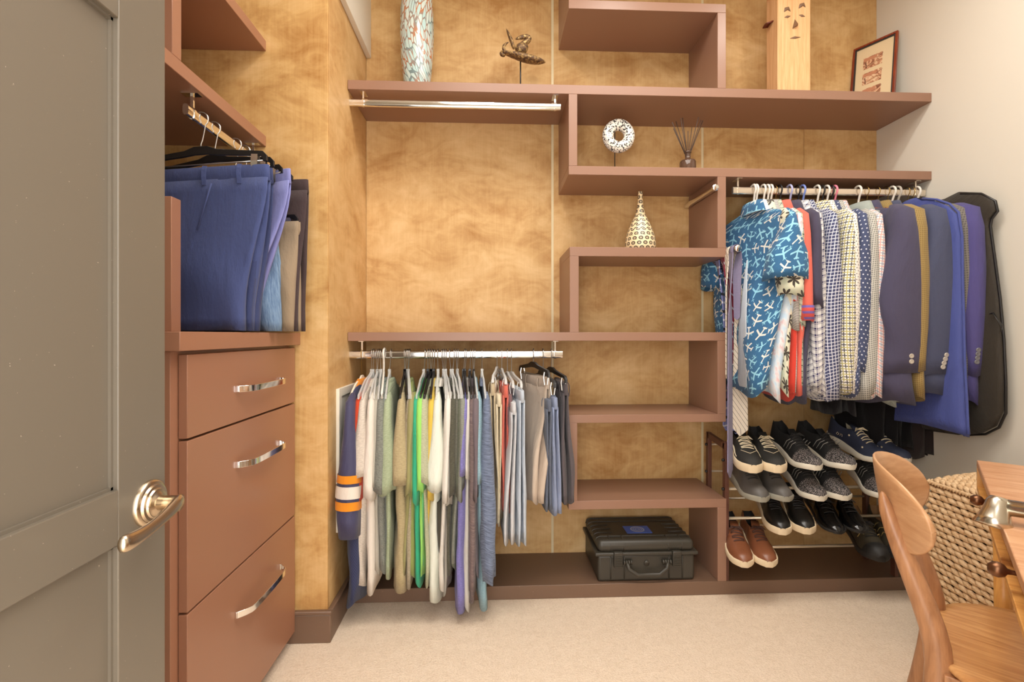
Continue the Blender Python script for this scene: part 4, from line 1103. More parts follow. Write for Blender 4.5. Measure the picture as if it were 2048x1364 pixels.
ps = pair('sneaker', 'black low sneaker with cream laces and thick cream sole, top tier', 'cream-laced sneakers', [(1499, 1478), (1547, 1514)], 3, BLKC, CREAMS, DKL, LACEW, 'sneaker', soleh=.034, W_=1.08, nl=7, trim=BLKC, ends=('next to the ties', 'next to running shoes'))
for g in ps:    # white side stripe
    for sd in (-1, 1):
        MB().tube([(sd * .037, .10, .05), (sd * .041, .15, .055), (sd * .0445, .19, .044), (sd * .044, .215, .04)], .003, 6, flat=.5).build('side_stripe', LACEW, g, True)
    MB().tube([(-.03, .215, .068), (0, .235, .064), (.03, .215, .068)], .001, 5).build('toe_stitching', LACEW, g, True)
def runner_marks(gs, mat):
    for g in gs:
        for sd in (-1, 1):
            for k in range(3):
                y0 = .125 + k * .018
                MB().tube([(sd * .036, y0, .045), (sd * .034, y0 + .012, .075), (sd * .03, y0 + .028, .09)], .0013, 5).build('side_line', mat, g, True)
LINE = plain('silver_line', rgb(150, 146, 140), .5)
runner_marks(pair('running_shoe', 'black speckled running shoe with white sole, top tier', 'black running shoes on the top tier', [(1622, 1558), (1692, 1606)], 3, SPECK, WHITES, DKL, LACEB, 'runner', W_=1.05, ends=('beside the cream-laced sneakers', 'beside the navy shoes')), LINE)
ps = [shoe('running_shoe', 'navy running shoe with cream lining and white laces, ' + en, 'navy running shoes', a, b, 3, NAVK, WHITES, CRL, LACEW, 'runner', ytoe=1.875, W_=1.0, dz=.008) for a, b, en in ((1762, 1672, 'beside the speckled pair'), (1803, 1704, 'under the dark trousers'))]
for g in ps:
    for sd in (-1, 1):
        for (y, z) in ((.13, .074), (.2, .05)):
            MB().lathe([(0, 0), (.004, 0), (.004, .002), (0, .002)], (sd * .036 - (.001 if sd > 0 else .001), y, z), 10, 'x').build('eyelet_dot', LACEW, g, True)
        MB().tube([(sd * .040, .07, .058), (sd * .040, .075, .067), (sd * .040, .083, .064), (sd * .040, .080, .056), (sd * .04, .072, .057)], .0012, 5).build('logo_stroke', LACEW, g, True)
        MB().tube([(sd * .040, .09, .056), (sd * .040, .092, .066), (sd * .040, .1, .065), (sd * .040, .101, .056)], .0012, 5).build('logo_stroke', LACEW, g, True)
pair('running_shoe', 'charcoal grey running shoe with grey sole, second tier down', 'charcoal running shoes', [(1516, 1470), (1562, 1522)], 2, GRYL, GREYS, DKL, LACEB, 'runner', W_=1.02, ends=('by the rack post', 'by the speckled shoes'))
runner_marks(pair('running_shoe', 'black running shoe with speckled toe, second tier down', 'black running shoes on the second tier', [(1630, 1584), (1678, 1635)], 2, SPECK, WHITES, DKL, LACEB, 'runner', W_=1.0, ends=('beside the charcoal pair', 'away from charcoal pair')), LINE)
runner_marks([shoe('running_shoe', 'single black speckled running shoe behind the wooden chair back', 'black running shoes on the second tier', 1762, 1720, 2, SPECK, WHITES, DKL, LACEB, 'runner')], LINE)
pair('sneaker', 'black leather sneaker with white sole, third tier down', 'black leather sneakers', [(1557, 1535), (1605, 1583)], 1, BLKL, CREAMS, DKL, LACEB, 'sneaker', soleh=.028, W_=1.02, ends=('over the brown sneakers', 'beside the dress shoes'))
pair('dress_shoe', 'polished black dress shoe on the third tier', 'black dress shoes', [(1667, 1632), (1712, 1678)], 1, BLKP, BLKS, TANL, LACEB, 'dress', nl=4, W_=.98, ends=('beside a white-soled sneaker', 'above the trail shoes'))
pair('sneaker', 'brown leather sneaker with cream sole on the bottom tier', 'brown leather sneakers', [(1482, 1462), (1530, 1500)], 0, BRNL, CREAMS, DKL, LACEBR, 'sneaker', soleh=.026, W_=1.02, ends=('against the shelving upright', 'away from the upright'))
OLV = leather('olive_suede', rgb(60, 52, 36), .8); GOLDL = plain('gold_thread', rgb(176, 150, 92), .6)
for g in pair('trail_shoe', 'black trail shoe with olive trim and rubber toe, bottom tier', 'trail shoes', [(1752, 1712), (1800, 1757)], 0, OLV, BLKS, TANL, LACEB, 'trail', W_=1.08, toem=BLKS, ends=('toe below the dress shoes', 'behind the chair back')):
    for sd in (-1, 1):
        for k in range(3):
            MB().tube([(sd * .04, .11 + k * .033, .05), (sd * .034, .115 + k * .033, .072), (sd * .024, .13 + k * .03, .088 - k * .008)], .0016, 5).build('lace_strap', GOLDL, g, True)

# ================================================================== HARD CASE
a = atY(1196, 1165, F + .012); b = atY(1390, 1163, F + .012)
cx0, cx1 = a[0], b[0]; cy0 = F + .014; cy1 = B - .01; cz = ZP[0]
cw = cx1 - cx0
zlid = zY(1108, cy0, a[0]); ztop = zY(1079, cy0 + .02, a[0])
o = ((cx0 + cx1) / 2, (cy0 + cy1) / 2, cz)
CASE = Mat('case_plastic', rgb(58, 54, 46), .42, spec=.5); CASE.bump(CASE.noise(CASE.coord('Object'), 500, 2), .15, .0006); CASE = CASE.m
cs = thing('hard_case', 'black ribbed hard case with handle, latches and blue label, on the base shelf', 'case', o)
MB(o).box(cx0, cx1, cy0, cy1, cz + .0005, zlid - .004).build('shell', CASE, cs, bevel=.012, seg=4)
lid = MB(o).box(cx0, cx1, cy0, cy1, zlid + .002, ztop).build('lid', CASE, cs, bevel=.02, seg=5)
MB(o).box(cx0 - .012, cx1 + .012, cy0 - .008, cy1, zlid - .008, zlid + .006).build('rim', CASE, cs, bevel=.004, seg=3)
for fx in (.13, .27, .73, .87):
    x = lerp(cx0, cx1, fx)
    MB(o).tube([(x, cy0 - .0005, cz + .012), (x, cy0 - .0005, zlid - .006)], .003, 6).build('rib', CASE, cs, True)
    MB(o).tube([(x, cy0 - .0005, zlid + .01), (x, cy0 + .003, ztop - .014), (x, cy0 + .018, ztop - .001), (x, cy0 + .05, ztop + .001)], .003, 6).build('rib', CASE, lid, True)
for k in range(6):
    y = lerp(cy0 + .05, cy1 - .02, k / 5)
    for xa, xb2 in ((cx0 + .0, cx0 + .1), (cx1 - .1, cx1)) if 0 < k < 4 else ((cx0, cx1),):
        lft = xa == cx0; rgt = xb2 == cx1
        pts = ([(xa - .0005, y, ztop - .02), (xa + .006, y, ztop - .004)] if lft else []) + [(xa + .02, y, ztop + .0005), (xb2 - .02, y, ztop + .0005)] + ([(xb2 - .006, y, ztop - .004), (xb2 + .0005, y, ztop - .02)] if rgt else [])
        MB(o).tube(pts, .0032, 6).build('rib', CASE, lid, True)
for fx in (.2, .8):
    x = lerp(cx0, cx1, fx); lt = MB(o).box(x - .018, x + .018, cy0 - .02, cy0, zlid - .05, zlid + .012).build('latch', CASE, cs, bevel=.003)
    for k in range(7):
        MB(o).box(x - .014, x + .014, cy0 - .0225, cy0 - .019, zlid - .046 + k * .0065, zlid - .043 + k * .0065).build('latch_rib', CASE, lt)
xm = (cx0 + cx1) / 2; hz = zlid - .035
hd_ = MB(o).tube([(xm - .085, cy0 - .012, hz), (xm - .078, cy0 - .02, hz - .02), (xm - .045, cy0 - .026, hz - .042), (xm + .045, cy0 - .026, hz - .042), (xm + .078, cy0 - .02, hz - .02), (xm + .085, cy0 - .012, hz)], .0085, 10).build('handle', CASE, cs, True)
for sd in (-1, 1):
    for k in range(4):
        MB(o).lathe([(0, -.003), (.0095, -.0038), (.0095, .0038), (0, .0038)], (xm + sd * (.066 + k * .010), cy0 - .010, hz + .003), 12, 'x').build('hinge_knuckle', CASE, hd_, True)
MB(o).lathe([(0, -.004), (.011, -.004), (.012, .004), (0, .006)], (xm, cy0 - .001, hz - .006), 18, 'y').build('pressure_valve', CASE, cs, True)
LBLUE = plain('blue_label', rgb(74, 104, 190), .5); LSILV = plain('silver_print', rgb(170, 176, 200), .5)
l0 = atZ(1247, 1056, ztop); l1 = atZ(1303, 1054, ztop); l2 = atZ(1308, 1070, ztop)
lb = MB(o).box(l0[0], l2[0], cy0 + .075, cy0 + .075 + .075, ztop + .0002, ztop + .0022).build('label', LBLUE, cs)
lc = ((l0[0] + l2[0]) / 2, cy0 + .1125, ztop + .0024)
sl_ = MB(o)
for r_, w_ in ((.027, .0035), (.018, .002)):
    n = 32; rg = [[(lc[0] + (r_ + d) * cos(2 * pi * k / n), lc[1] + (r_ + d) * sin(2 * pi * k / n), lc[2]) for k in range(n)] for d in (-w_, w_)]
    sl_.loft(rg, False, False)
for k in range(7):
    a2 = k * .9; sl_.box(lc[0] + .009 * cos(a2) - .0035, lc[0] + .009 * cos(a2) + .0035, lc[1] + .008 * sin(a2) - .002, lc[1] + .008 * sin(a2) + .002, lc[2] - .0001, lc[2] + .0002)
sl_.build('round_emblem', LSILV, lb)

# ================================================================== DECOR ON THE SHELVES
# tall mosaic vase
p = atY(834, 160, 2.13); k_ = _c * 2.13 / FPX
def mosaic():
    M = Mat('pale_mosaic_glass', rgb(176, 200, 196), .22, spec=.6)
    u, v = M.uv(); cmb = M.node('ShaderNodeCombineXYZ'); M.link(u * 78.0, cmb.inputs[0]); M.link(v * 21.0, cmb.inputs[1])
    vo = M.node('ShaderNodeTexVoronoi', feature='DISTANCE_TO_EDGE'); vo.inputs['Scale'].default_value = 1.0; M.link(cmb.outputs[0], vo.inputs['Vector'])
    vc = M.node('ShaderNodeTexVoronoi'); vc.inputs['Scale'].default_value = 1.0; M.link(cmb.outputs[0], vc.inputs['Vector'])
    n = M.noise(M.coord('Object'), 14, 3)
    grout = M.ramp(n, (.4, rgb(120, 138, 138)), (.6, rgb(180, 120, 84)))
    cell = M.mix(V(M.nt, vc.outputs['Color']), rgb(172, 204, 202), rgb(206, 214, 204))
    e = V(M.nt, vo.outputs[0]); M.base(M.mix(e.lt(.085), cell, grout)); M.bump(e.min(.2), .4, .002); return M.m
rv = lambda px: px * k_
tag(MB((p[0], 2.13, zt)).lathe([(0, 0), (rv(21), 0), (rv(23), .015), (rv(28), .1), (rv(31.5), .19), (rv(33), .28), (rv(32), .38), (rv(28), .47), (rv(20), .53), (rv(14), .56), (rv(13), .58), (rv(16), .6), (rv(14.5), .6), (rv(11), .57), (0, .56)], (p[0], 2.13, zt + .0005), 40).build('vase', mosaic(), smooth=True), 'tall pale aqua mosaic vase with coppery grout on the top shelf', 'vase')
# carved bird-like bronze on a stand
BRZ = Mat('weathered_bronze', rgb(120, 92, 62), .5, .4); 
nb = BRZ.noise(BRZ.coord('Object'), 90, 4, .7); BRZ.base(BRZ.ramp(nb, (.42, rgb(86, 64, 52)), (.56, rgb(150, 118, 74)), (.64, rgb(206, 180, 120)))); BRZ.bump(nb, .5, .004); BRZ = BRZ.m
Yb = 2.10
def bp(px, py, dy=0.): q = atY(px, py, Yb + dy); return q
o = bp(1041, 160); o = (o[0], Yb, zt); sc_ = thing('sculpture', 'weathered bronze winged creature sculpture on a thin stand', 'sculpture', o)
MB(o).box(o[0] - .035, o[0] + .035, Yb - .03, Yb + .03, zt + .0005, zt + .014).build('base', plain('pale_stone', rgb(206, 190, 160), .6), sc_, bevel=.001)
MB(o).tube([(o[0], Yb, zt + .012), bp(1041, 112)], .003, 8).build('rod', BLACKP, sc_, True)
MB(o).tube([bp(1000, 103), bp(1015, 107, -.01), bp(1035, 112, -.015), bp(1060, 119, -.015), bp(1080, 123, -.01), bp(1092, 125)], [.008, .018, .030, .034, .026, .004], 12, flat=.5).build('body', BRZ, sc_, True, sub=1)
MB(o).tube([bp(1032, 104), bp(1040, 97), bp(1047, 96), bp(1055, 102)], [.018, .026, .026, .018], 12).build('shell_coil', BRZ, sc_, True, sub=1)
MB(o).tube([bp(1028, 100), bp(1024, 84), bp(1018, 70), bp(1012, 56)], [.010, .015, .013, .001], 8, flat=.6).build('horn', BRZ, sc_, True, sub=1)
MB(o).tube([bp(1012, 106), bp(1006, 98), bp(1009, 88), bp(1018, 84)], [.007, .010, .008, .001], 8).build('claw', BRZ, sc_, True, sub=1)
MB(o).tube([bp(1030, 79), bp(1042, 74), bp(1054, 73), bp(1060, 77), bp(1055, 83), bp(1046, 87), bp(1040, 92)], [.003, .010, .013, .015, .014, .012, .010], 9).build('head', BRZ, sc_, True, sub=1)
MB(o).tube([bp(1000, 104), bp(1003, 108), bp(1012, 110)], [.006, .014, .012], 8).build('snout', BRZ, sc_, True, sub=1)
# speckled ring on a stand
Yd2 = 2.08
q = atY(1237, 272, Yd2); ks = Yd2 / FPX * 1.005
DON = Mat('speckled_ceramic', rgb(232, 224, 212), .55); nd = DON.noise(DON.coord('Object'), 130, 2, .6); DON.base(DON.mix(nd.gt(.545), rgb(232, 224, 212), rgb(40, 36, 34))); DON = DON.m
o = (q[0], Yd2, Z3[0]); rg_ = thing('ring_ornament', 'black-speckled white ceramic ring on a thin metal stand', 'ornament', o)
m = MB(o); R1, R2 = 22.5 * ks, 11.5 * ks; pts = []
rings = []
for i in range(36):
    a = 2 * pi * i / 36; rings.append([(q[0] + (R1 * 1.0 + R2 * cos(t)) * cos(a) * .96, Yd2 + R2 * .9 * sin(t), q[2] + (R1 + R2 * cos(t)) * sin(a)) for t in [2 * pi * k / 18 for k in range(18)]])
rings.append(rings[0]); m.loft(rings, False, False).build('ring', DON, rg_, True)
xr = xY(1231, Yd2)
MB(o).tube([(xr, Yd2 + .012, Z3[0] + .006), (xr, Yd2 + .012, q[2] + .02), (xr + .006, Yd2 + .008, q[2] + .036), (xr + .008, Yd2 - .01, q[2] + .048)], .002, 8).build('stand_rod', BLACKP, rg_, True)
MB(o).box(xr - .03, xr + .03, Yd2 - .02, Yd2 + .045, Z3[0] + .0004, Z3[0] + .007).build('base', BLACKP, rg_, bevel=.001)
# reed diffuser
Yr2 = 2.06; q = atY(1375.5, 331, Yr2); ks = Yr2 / FPX * 1.01; zb0 = Z3[0]
o = (q[0], Yr2, zb0); rd_ = thing('reed_diffuser', 'smoky glass reed diffuser bottle with dark reeds', 'diffuser', o)
SMOKE = Mat('smoky_glass', rgb(120, 92, 76), .08, Transmission_Weight=.55, Alpha=1.0).m
hb = zY(303, Yr2, q[0]) - zb0
MB(o).lathe([(0, 0), (15.5 * ks, 0), (16 * ks, .003), (16 * ks, hb * .5), (14.5 * ks, hb * .58), (5.5 * ks, hb * .62), (5.5 * ks, hb * .92), (7 * ks, hb * .93), (7 * ks, hb), (4 * ks, hb), (4 * ks, hb * .6), (0, hb * .58)], (q[0], Yr2, zb0 + .0004), 32).build('bottle', SMOKE, rd_, True)
for i, (tx_, ty_) in enumerate(((1344, 244), (1347, 257), (1352, 243), (1361, 236), (1365, 236), (1384, 254), (1397, 234), (1402, 240), (1406, 241), (1376, 262))):
    e_ = atY(tx_, ty_, Yr2 + .02 * ((i % 3) - 1)); MB(o).tube([(q[0] + (e_[0] - q[0]) * -.05, Yr2, zb0 + hb * .55), e_], .0016, 6).build('reed', plain('reed_%d' % i, rgb(74, 58, 50), .7) if i == 0 else bpy.data.materials['reed_0'], rd_, True)
# spotted bottle vase
Yv = 2.09; q = atY(1280.5, 494, Yv); ks = Yv / FPX * 1.01
def spots():
    M = Mat('spotted_glaze', rgb(236, 214, 172), .3, spec=.5)
    t = M.node('ShaderNodeTexCoord'); sp = M.node('ShaderNodeSeparateXYZ'); M.link(t.outputs['Object'], sp.inputs[0])
    x, y, z = (V(M.nt, sp.outputs[i]) for i in range(3))
    row = z / .0205; j = row.fl(); th = y.atan2(x) / 6.28318
    n = (M.noise(t.outputs['Object'], 0.0, 0) * 0.0) + 11.0
    rr_ = (x * x + y * y).sqrt()
    cnt = (rr_ * 250.0).fl().max(3.0)
    uu = th * cnt + j * .43
    a = (uu.fr() - .5); b = (row.fr() - .5); d = (a * a + b * b * .9).sqrt()
    dark = d.lt(.36); ring = d.lt(.17) * d.gt(.09)
    M.base(M.mix(dark - ring, rgb(236, 214, 172), rgb(66, 52, 44))); return M.m
Hv = zY(384, Yv, q[0]) - Z4[0]
tag(MB((q[0], Yv, Z4[0])).lathe([(0, 0), (27 * ks, 0), (30 * ks, .006), (30.5 * ks, .12 * Hv), (29 * ks, .22 * Hv), (24 * ks, .36 * Hv), (17 * ks, .5 * Hv), (10 * ks, .62 * Hv), (6.5 * ks, .74 * Hv), (5 * ks, .86 * Hv), (4.5 * ks, .97 * Hv), (5.2 * ks, Hv), (3.5 * ks, Hv), (3 * ks, .9 * Hv), (0, .88 * Hv)], (q[0], Yv, Z4[0] + .0005), 36).build('bottle_vase', spots(), smooth=True), 'cream bottle-shaped vase with dark ringed spots', 'vase')
# carved cedar post with a face
CED = wood('carved_cedar', rgb(232, 184, 134), rgb(212, 156, 104), (26, 26, 1.2), .5, 1.5, 3.0); CEDD = plain('dark_inlay_wood', rgb(124, 92, 68), .5); CEDR = plain('red_ear_wood', rgb(104, 44, 28), .45)
Yp = 2.035; x0 = xY(1555, Yp); x1 = xY(1621, Yp); yb2 = atX(1533, 100, x0)[1]
o = ((x0 + x1) / 2, (Yp + yb2) / 2, zt); cp = thing('carved_post', 'square cedar post carved with a sleepy face and red ears', 'carving', o)
MB(o).box(x0, x1, Yp, max(yb2, Yp + .08), zt + .0005, 2.66).build('post', CED, cp, bevel=.002)
def fp(px, py): return atY(px, py, Yp)
def arc(pts, rad, nm, flat=.5): return MB(o).tube([fp(*p_) for p_ in pts], rad, 8, flat=flat, up=(0, 1, 0)).build(nm, CEDD, cp, True)
arc([(1568, 24), (1572, 18), (1576, 16.5), (1581, 23)], [.001, .008, .008, .001], 'eyebrow'); arc([(1597.5, 17), (1602, 10.5), (1606.5, 8.5), (1611, 14.5)], [.001, .008, .008, .001], 'eyebrow')
arc([(1569, 35), (1575, 33.5), (1581, 32)], [.001, .006, .001], 'eyelid'); arc([(1598, 30), (1604, 31.5), (1610, 33)], [.001, .006, .001], 'eyelid')
arc([(1580, 77), (1590, 75), (1601, 74.5)], [.001, .006, .001], 'mouth')
a, b, c, d = fp(1589.5, 38), fp(1584.5, 57.5), fp(1595.5, 52), fp(1590, 52)
MB(o).add([a, b, c, (d[0], d[1] - .022, d[2] - .004)], [(0, 1, 3), (0, 3, 2), (1, 2, 3)]).build('nose', CEDD, cp)
for py in (52, -6):
    e_ = atX(1541, py, x0)
    r = []
    for k in range(7):
        a_ = -1.1 + 2.2 * k / 6
        r.append([(x0, e_[1] - .028 * sin(a_), e_[2] + .018 * cos(a_)), (x0 - .026, e_[1] - .02 * sin(a_), e_[2] + .012 * cos(a_) - .004), (x0 - .026, e_[1] - .016 * sin(a_), e_[2] + .006 * cos(a_) - .006), (x0, e_[1] - .022 * sin(a_), e_[2] + .010 * cos(a_))])
    MB(o).loft(r).build('ear', CEDR, cp, True)
# framed print leaning in the corner
FRW = wood('frame_mahogany', rgb(150, 66, 36), rgb(112, 44, 24), (30, 30, 4), .3)
from mathutils import Vector as VV
P1 = VV((1.790, 2.098, zt)); P2 = VV((1.702, 2.255, zt)); ex = (P1 - P2).normalized(); nrm = VV((0, 0, 1)).cross(ex)
if nrm.y > 0: nrm = -nrm
wdt = (P1 - P2).length; lean = .045
upv = (VV((0, 0, 1)) - nrm * lean * 3).normalized(); hgt = .352
o = (P2.x, P2.y, P2.z); fr_ = thing('framed_print', 'mahogany-framed print of three sepia sketches leaning against the wall', 'picture', o)
def FPnt(s, t, d): return tuple(P2 + ex * s + upv * (t + .002) + nrm * d)
def quadbox(m, s0, s1, t0, t1, d0, d1): 
    vs = [FPnt(s, t, d) for d in (d0, d1) for t in (t0, t1) for s in (s0, s1)]
    return m.add(vs, [(0, 2, 3, 1), (4, 5, 7, 6), (0, 1, 5, 4), (2, 6, 7, 3), (0, 4, 6, 2), (1, 3, 7, 5)])
for (s0, s1, t0, t1) in ((0, .009, 0, hgt), (wdt - .009, wdt, 0, hgt), (.009, wdt - .009, hgt - .009, hgt), (.009, wdt - .009, 0, .009)):
    quadbox(MB(o), s0, s1, t0, t1, -.004, .010).build('frame_bar', FRW, fr_, bevel=.0012)
DKF = plain('dark_fillet', rgb(58, 52, 50), .4)
for (s0, s1, t0, t1) in ((.009, .015, .009, hgt - .009), (wdt - .015, wdt - .009, .009, hgt - .009), (.015, wdt - .015, hgt - .015, hgt - .009), (.015, wdt - .015, .009, .015)):
    quadbox(MB(o), s0, s1, t0, t1, -.002, .006).build('fillet', DKF, fr_)
quadbox(MB(o), .014, wdt - .014, .014, hgt - .014, -.003, .001).build('mat_board', plain('cream_mat', rgb(222, 198, 158), .7), fr_)
def sepia():
    M = Mat('sepia_print', rgb(214, 170, 130), .6)
    v = M.coord('Object'); n = M.noise(v, 42, 5, .65, 1.5); M.base(M.ramp(n, (.38, rgb(130, 76, 52)), (.5, rgb(196, 136, 100)), (.6, rgb(226, 196, 158)))); return M.m
SEP = sepia(); INKB = plain('sepia_ink', rgb(112, 66, 46), .6); INKL = plain('sepia_light', rgb(226, 196, 158), .6)
for k, tc in enumerate((.255, .178, .101)):
    pr = quadbox(MB(o), .045, .122, tc - .027, tc + .030, .0011, .0016).build('print', SEP, fr_)
    quadbox(MB(o), .048, .10, tc + .012, tc + .027, .0017, .0019).build('sketch_shape', plain('sepia_mid%d' % k, rgb(190, 128, 94), .6), pr)
    MB(o).tube([FPnt(.05, tc - .012, .002), FPnt(.07, tc - .016, .002), FPnt(.095, tc - .004, .002), FPnt(.12, tc - .006, .002)], .0035, 5, flat=.3).build('sketch_shape', INKL, pr)
    MB(o).tube([FPnt(.056, tc + .006, .002), FPnt(.06, tc - .022, .002)], .003, 5, flat=.3).build('sketch_stroke', INKB, pr)
    MB(o).tube([FPnt(.098, tc + .008, .002), FPnt(.125, tc + .024, .002)], .0008, 5).build('sketch_stroke', INKB, pr)
# ================================================================== WICKER HAMPER
def wick(n, a, b): return wood(n, a, b, (6, 6, 6), .75, 1.0, 8)
WICK = wick('woven_rush', rgb(222, 192, 152), rgb(190, 152, 108)); WICKD = plain('rush_core', rgb(132, 96, 60), .9)
HX0, HX1, HY0, HY1, HZ = 1.425, 1.815, 1.10, 1.54, .60
o = ((HX0 + HX1) / 2, (HY0 + HY1) / 2, 0); hm_ = thing('wicker_hamper', 'woven rush laundry hamper with lid between desk and wall', 'hamper', o)
MB(o).box(HX0 + .012, HX1 - .012, HY0 + .012, HY1 - .012, .004, HZ - .02).build('core', WICKD, hm_)
rg = random.Random(3)
def strand(m, c, d, ln, r, nrm):
    """short fat twist: spindle of 3 rings"""
    from mathutils import Vector as W_
    c = W_(c); d = W_(d).normalized(); nn = W_(nrm); s2 = d.cross(nn).normalized(); rings = []
    for t, k in ((-.5, .35), (-.25, .9), (0, 1), (.25, .9), (.5, .35)):
        cc = c + d * (ln * t) - nn * (r * .9 * (abs(t) * 2) ** 2)
        rings.append([tuple(cc + s2 * (cos(2 * pi * j / 6) * r * k) + nn * (sin(2 * pi * j / 6) * r * k * .8)) for j in range(6)])
    m.loft(rings)
m = MB(o); rows = 30; rh = (HZ - .03) / rows
def side(m, p0, p1, nrm):
    L_ = math.dist(p0, p1); n = int(L_ / .026); d = ((p1[0] - p0[0]) / L_, (p1[1] - p0[1]) / L_)
    for j in range(rows):
        z = .012 + (j + .5) * rh; off = (j % 2) * .5
        for i in range(n):
            t = (i + off + .25) / n + rg.uniform(-.04, .04) / n
            bul = .010 * sin(pi * t) * sin(pi * z / HZ)
            c = (p0[0] + d[0] * L_ * t + nrm[0] * bul, p0[1] + d[1] * L_ * t + nrm[1] * bul, z + rg.uniform(-.0008, .0008))
            strand(m, c, (d[0], d[1], -.30), .047 + rg.uniform(-.004, .005), .0088 + rg.uniform(-.0008, .001), (nrm[0], nrm[1], 0))
side(m, (HX0, HY1), (HX0, HY0), (-1, 0)); side(m, (HX0, HY0), (HX1, HY0), (0, -1)); 
wv = m.build('weave', WICK, hm_, True); wv['kind'] = 'stuff'
m = MB(o); side(m, (HX1, HY1), (HX0, HY1), (0, 1)); m.build('back_weave', WICK, hm_, True)['kind'] = 'stuff'
# lid: flat plaited top with a braided rim
def dome(x, y):
    a = (x - HX0) / (HX1 - HX0); b = (y - HY0) / (HY1 - HY0)
    return HZ - .006 + .052 * max(0, sin(pi * min(1, a))) ** .7 * max(0, sin(pi * min(1, b))) ** .35
m = MB(o); n1, n2 = 14, 18; vs = []; fs = []
for i in range(n2 + 1):
    for j in range(n1 + 1):
        x = lerp(HX0, HX1, j / n1); y = lerp(HY0, HY1, i / n2); vs.append((x, y, dome(x, y) - .006))
for i in range(n2):
    for j in range(n1): fs.append((i * (n1 + 1) + j, i * (n1 + 1) + j + 1, (i + 1) * (n1 + 1) + j + 1, (i + 1) * (n1 + 1) + j))
m.add(vs, fs).box(HX0, HX1, HY0, HY1, HZ - .022, HZ - .012); ld = m.build('lid', WICKD, hm_)
m = MB(o); ny = 22; nx_ = 24
for j in range(nx_):
    for i in range(ny):
        x = lerp(HX0 + .006, HX1 - .006, (j + .5) / nx_); y = lerp(HY0 + .006, HY1 - .006, (i + .5 + (j % 2) * .5 - .25) / ny)
        e_ = .004; z = dome(x, y); nv = VV((-(dome(x + e_, y) - z) / e_, -(dome(x, y + e_) - z) / e_, 1)).normalized(); dv = VV((.5, 1, (dome(x + .5 * e_, y + e_) - z) / e_))
        strand(m, (x, y, z), tuple(dv), .040, .0085, tuple(nv))
m.build('lid_weave', WICK, ld, True)['kind'] = 'stuff'
m = MB(o)
for (p0, p1) in (((HX0 - .004, HY1), (HX0 - .004, HY0)), ((HX0, HY0 - .004), (HX1, HY0 - .004)), ((HX0, HY1), (HX1, HY1))):
    L_ = math.dist(p0, p1); n = int(L_ / .010)
    for i in range(n):
        t = (i + .5) / n; dx, dy = (p1[0] - p0[0]) / L_, (p1[1] - p0[1]) / L_
        strand(m, (p0[0] + dx * L_ * t, p0[1] + dy * L_ * t, HZ - .008), (dx, dy, .8), .020, .0048, (0, -1, .3) if dx else (-1, 0, .3))
m.build('braided_rim', WICK, ld, True)['kind'] = 'stuff'

# ================================================================== DESK
ACA = lambda n, a, b, sc: wood(n, a, b, sc, .32, 1.4, 1.6)
DTOP = ACA('desk_top_wood', rgb(206, 158, 118), rgb(182, 126, 86), (3, 26, 3)); DRAIL = ACA('desk_rail_wood', rgb(222, 166, 92), rgb(196, 134, 66), (3, 26, 3)); DDRW = ACA('desk_drawer_wood', rgb(190, 122, 70), rgb(156, 90, 46), (3, 26, 3))
A = (1.24, 1.198); th = atan2(-.680, .733)       # facing into the desk
# local: +x into the desk (away from the chair), +y toward the far corner
dk = thing('desk', 'acacia writing desk with two shallow drawers and bronze knobs', 'desk', (A[0], A[1], 0), (0, 0, th))
LEN, DEP, ZT = 1.08, .46, .75
MB().box(0, DEP, -LEN, 0, ZT - .018, ZT).build('top', DTOP, dk, bevel=.002)
MB().box(.0, .02, -LEN, -.0, ZT - .076, ZT - .064).build('front_rail', DRAIL, dk, bevel=.001)
MB().box(.022, DEP - .002, -.018, -.001, ZT - .076, ZT - .018).build('end_panel', DRAIL, dk)
MB().box(.022, DEP - .002, -LEN, -LEN + .018, ZT - .076, ZT - .018).build('end_panel', DRAIL, dk)
MB().box(DEP - .02, DEP - .002, -LEN + .018, -.018, ZT - .076, ZT - .018).build('back_panel', DRAIL, dk)
MB().box(.022, DEP - .02, -LEN + .018, -.018, ZT - .076, ZT - .07).build('bottom_panel', DRAIL, dk)
MB().box(.0, .022, -.02, 0, ZT - .064, ZT - .018).build('corner_post', DRAIL, dk)
latA = .680 * A[0] + .733 * A[1]
BRON = plain('bronze_knob', rgb(112, 76, 52), .32, .85)
for lk in (1.442, 1.037):
    yk = lk - latA
    dr = MB().box(.012, .03, yk - .195, yk + .195, ZT - .062, ZT - .020).build('drawer', DDRW, dk, bevel=.001)
    MB().lathe([(0, -.024), (.006, -.0235), (.0105, -.018), (.0115, -.012), (.009, -.005), (.0045, -.002), (.0035, .004), (.0035, .016), (0, .016)], (-.002, yk, ZT - .034), 20, 'x').build('knob', BRON, dr, True)
for lx, ly in ((.045, -.045), (DEP - .045, -.045), (.045, -LEN + .045), (DEP - .045, -LEN + .045)):
    MB().tube([(lx, ly, ZT - .077), (lx, ly, .0)], [.02, .013], 16).build('leg', DRAIL, dk, True)
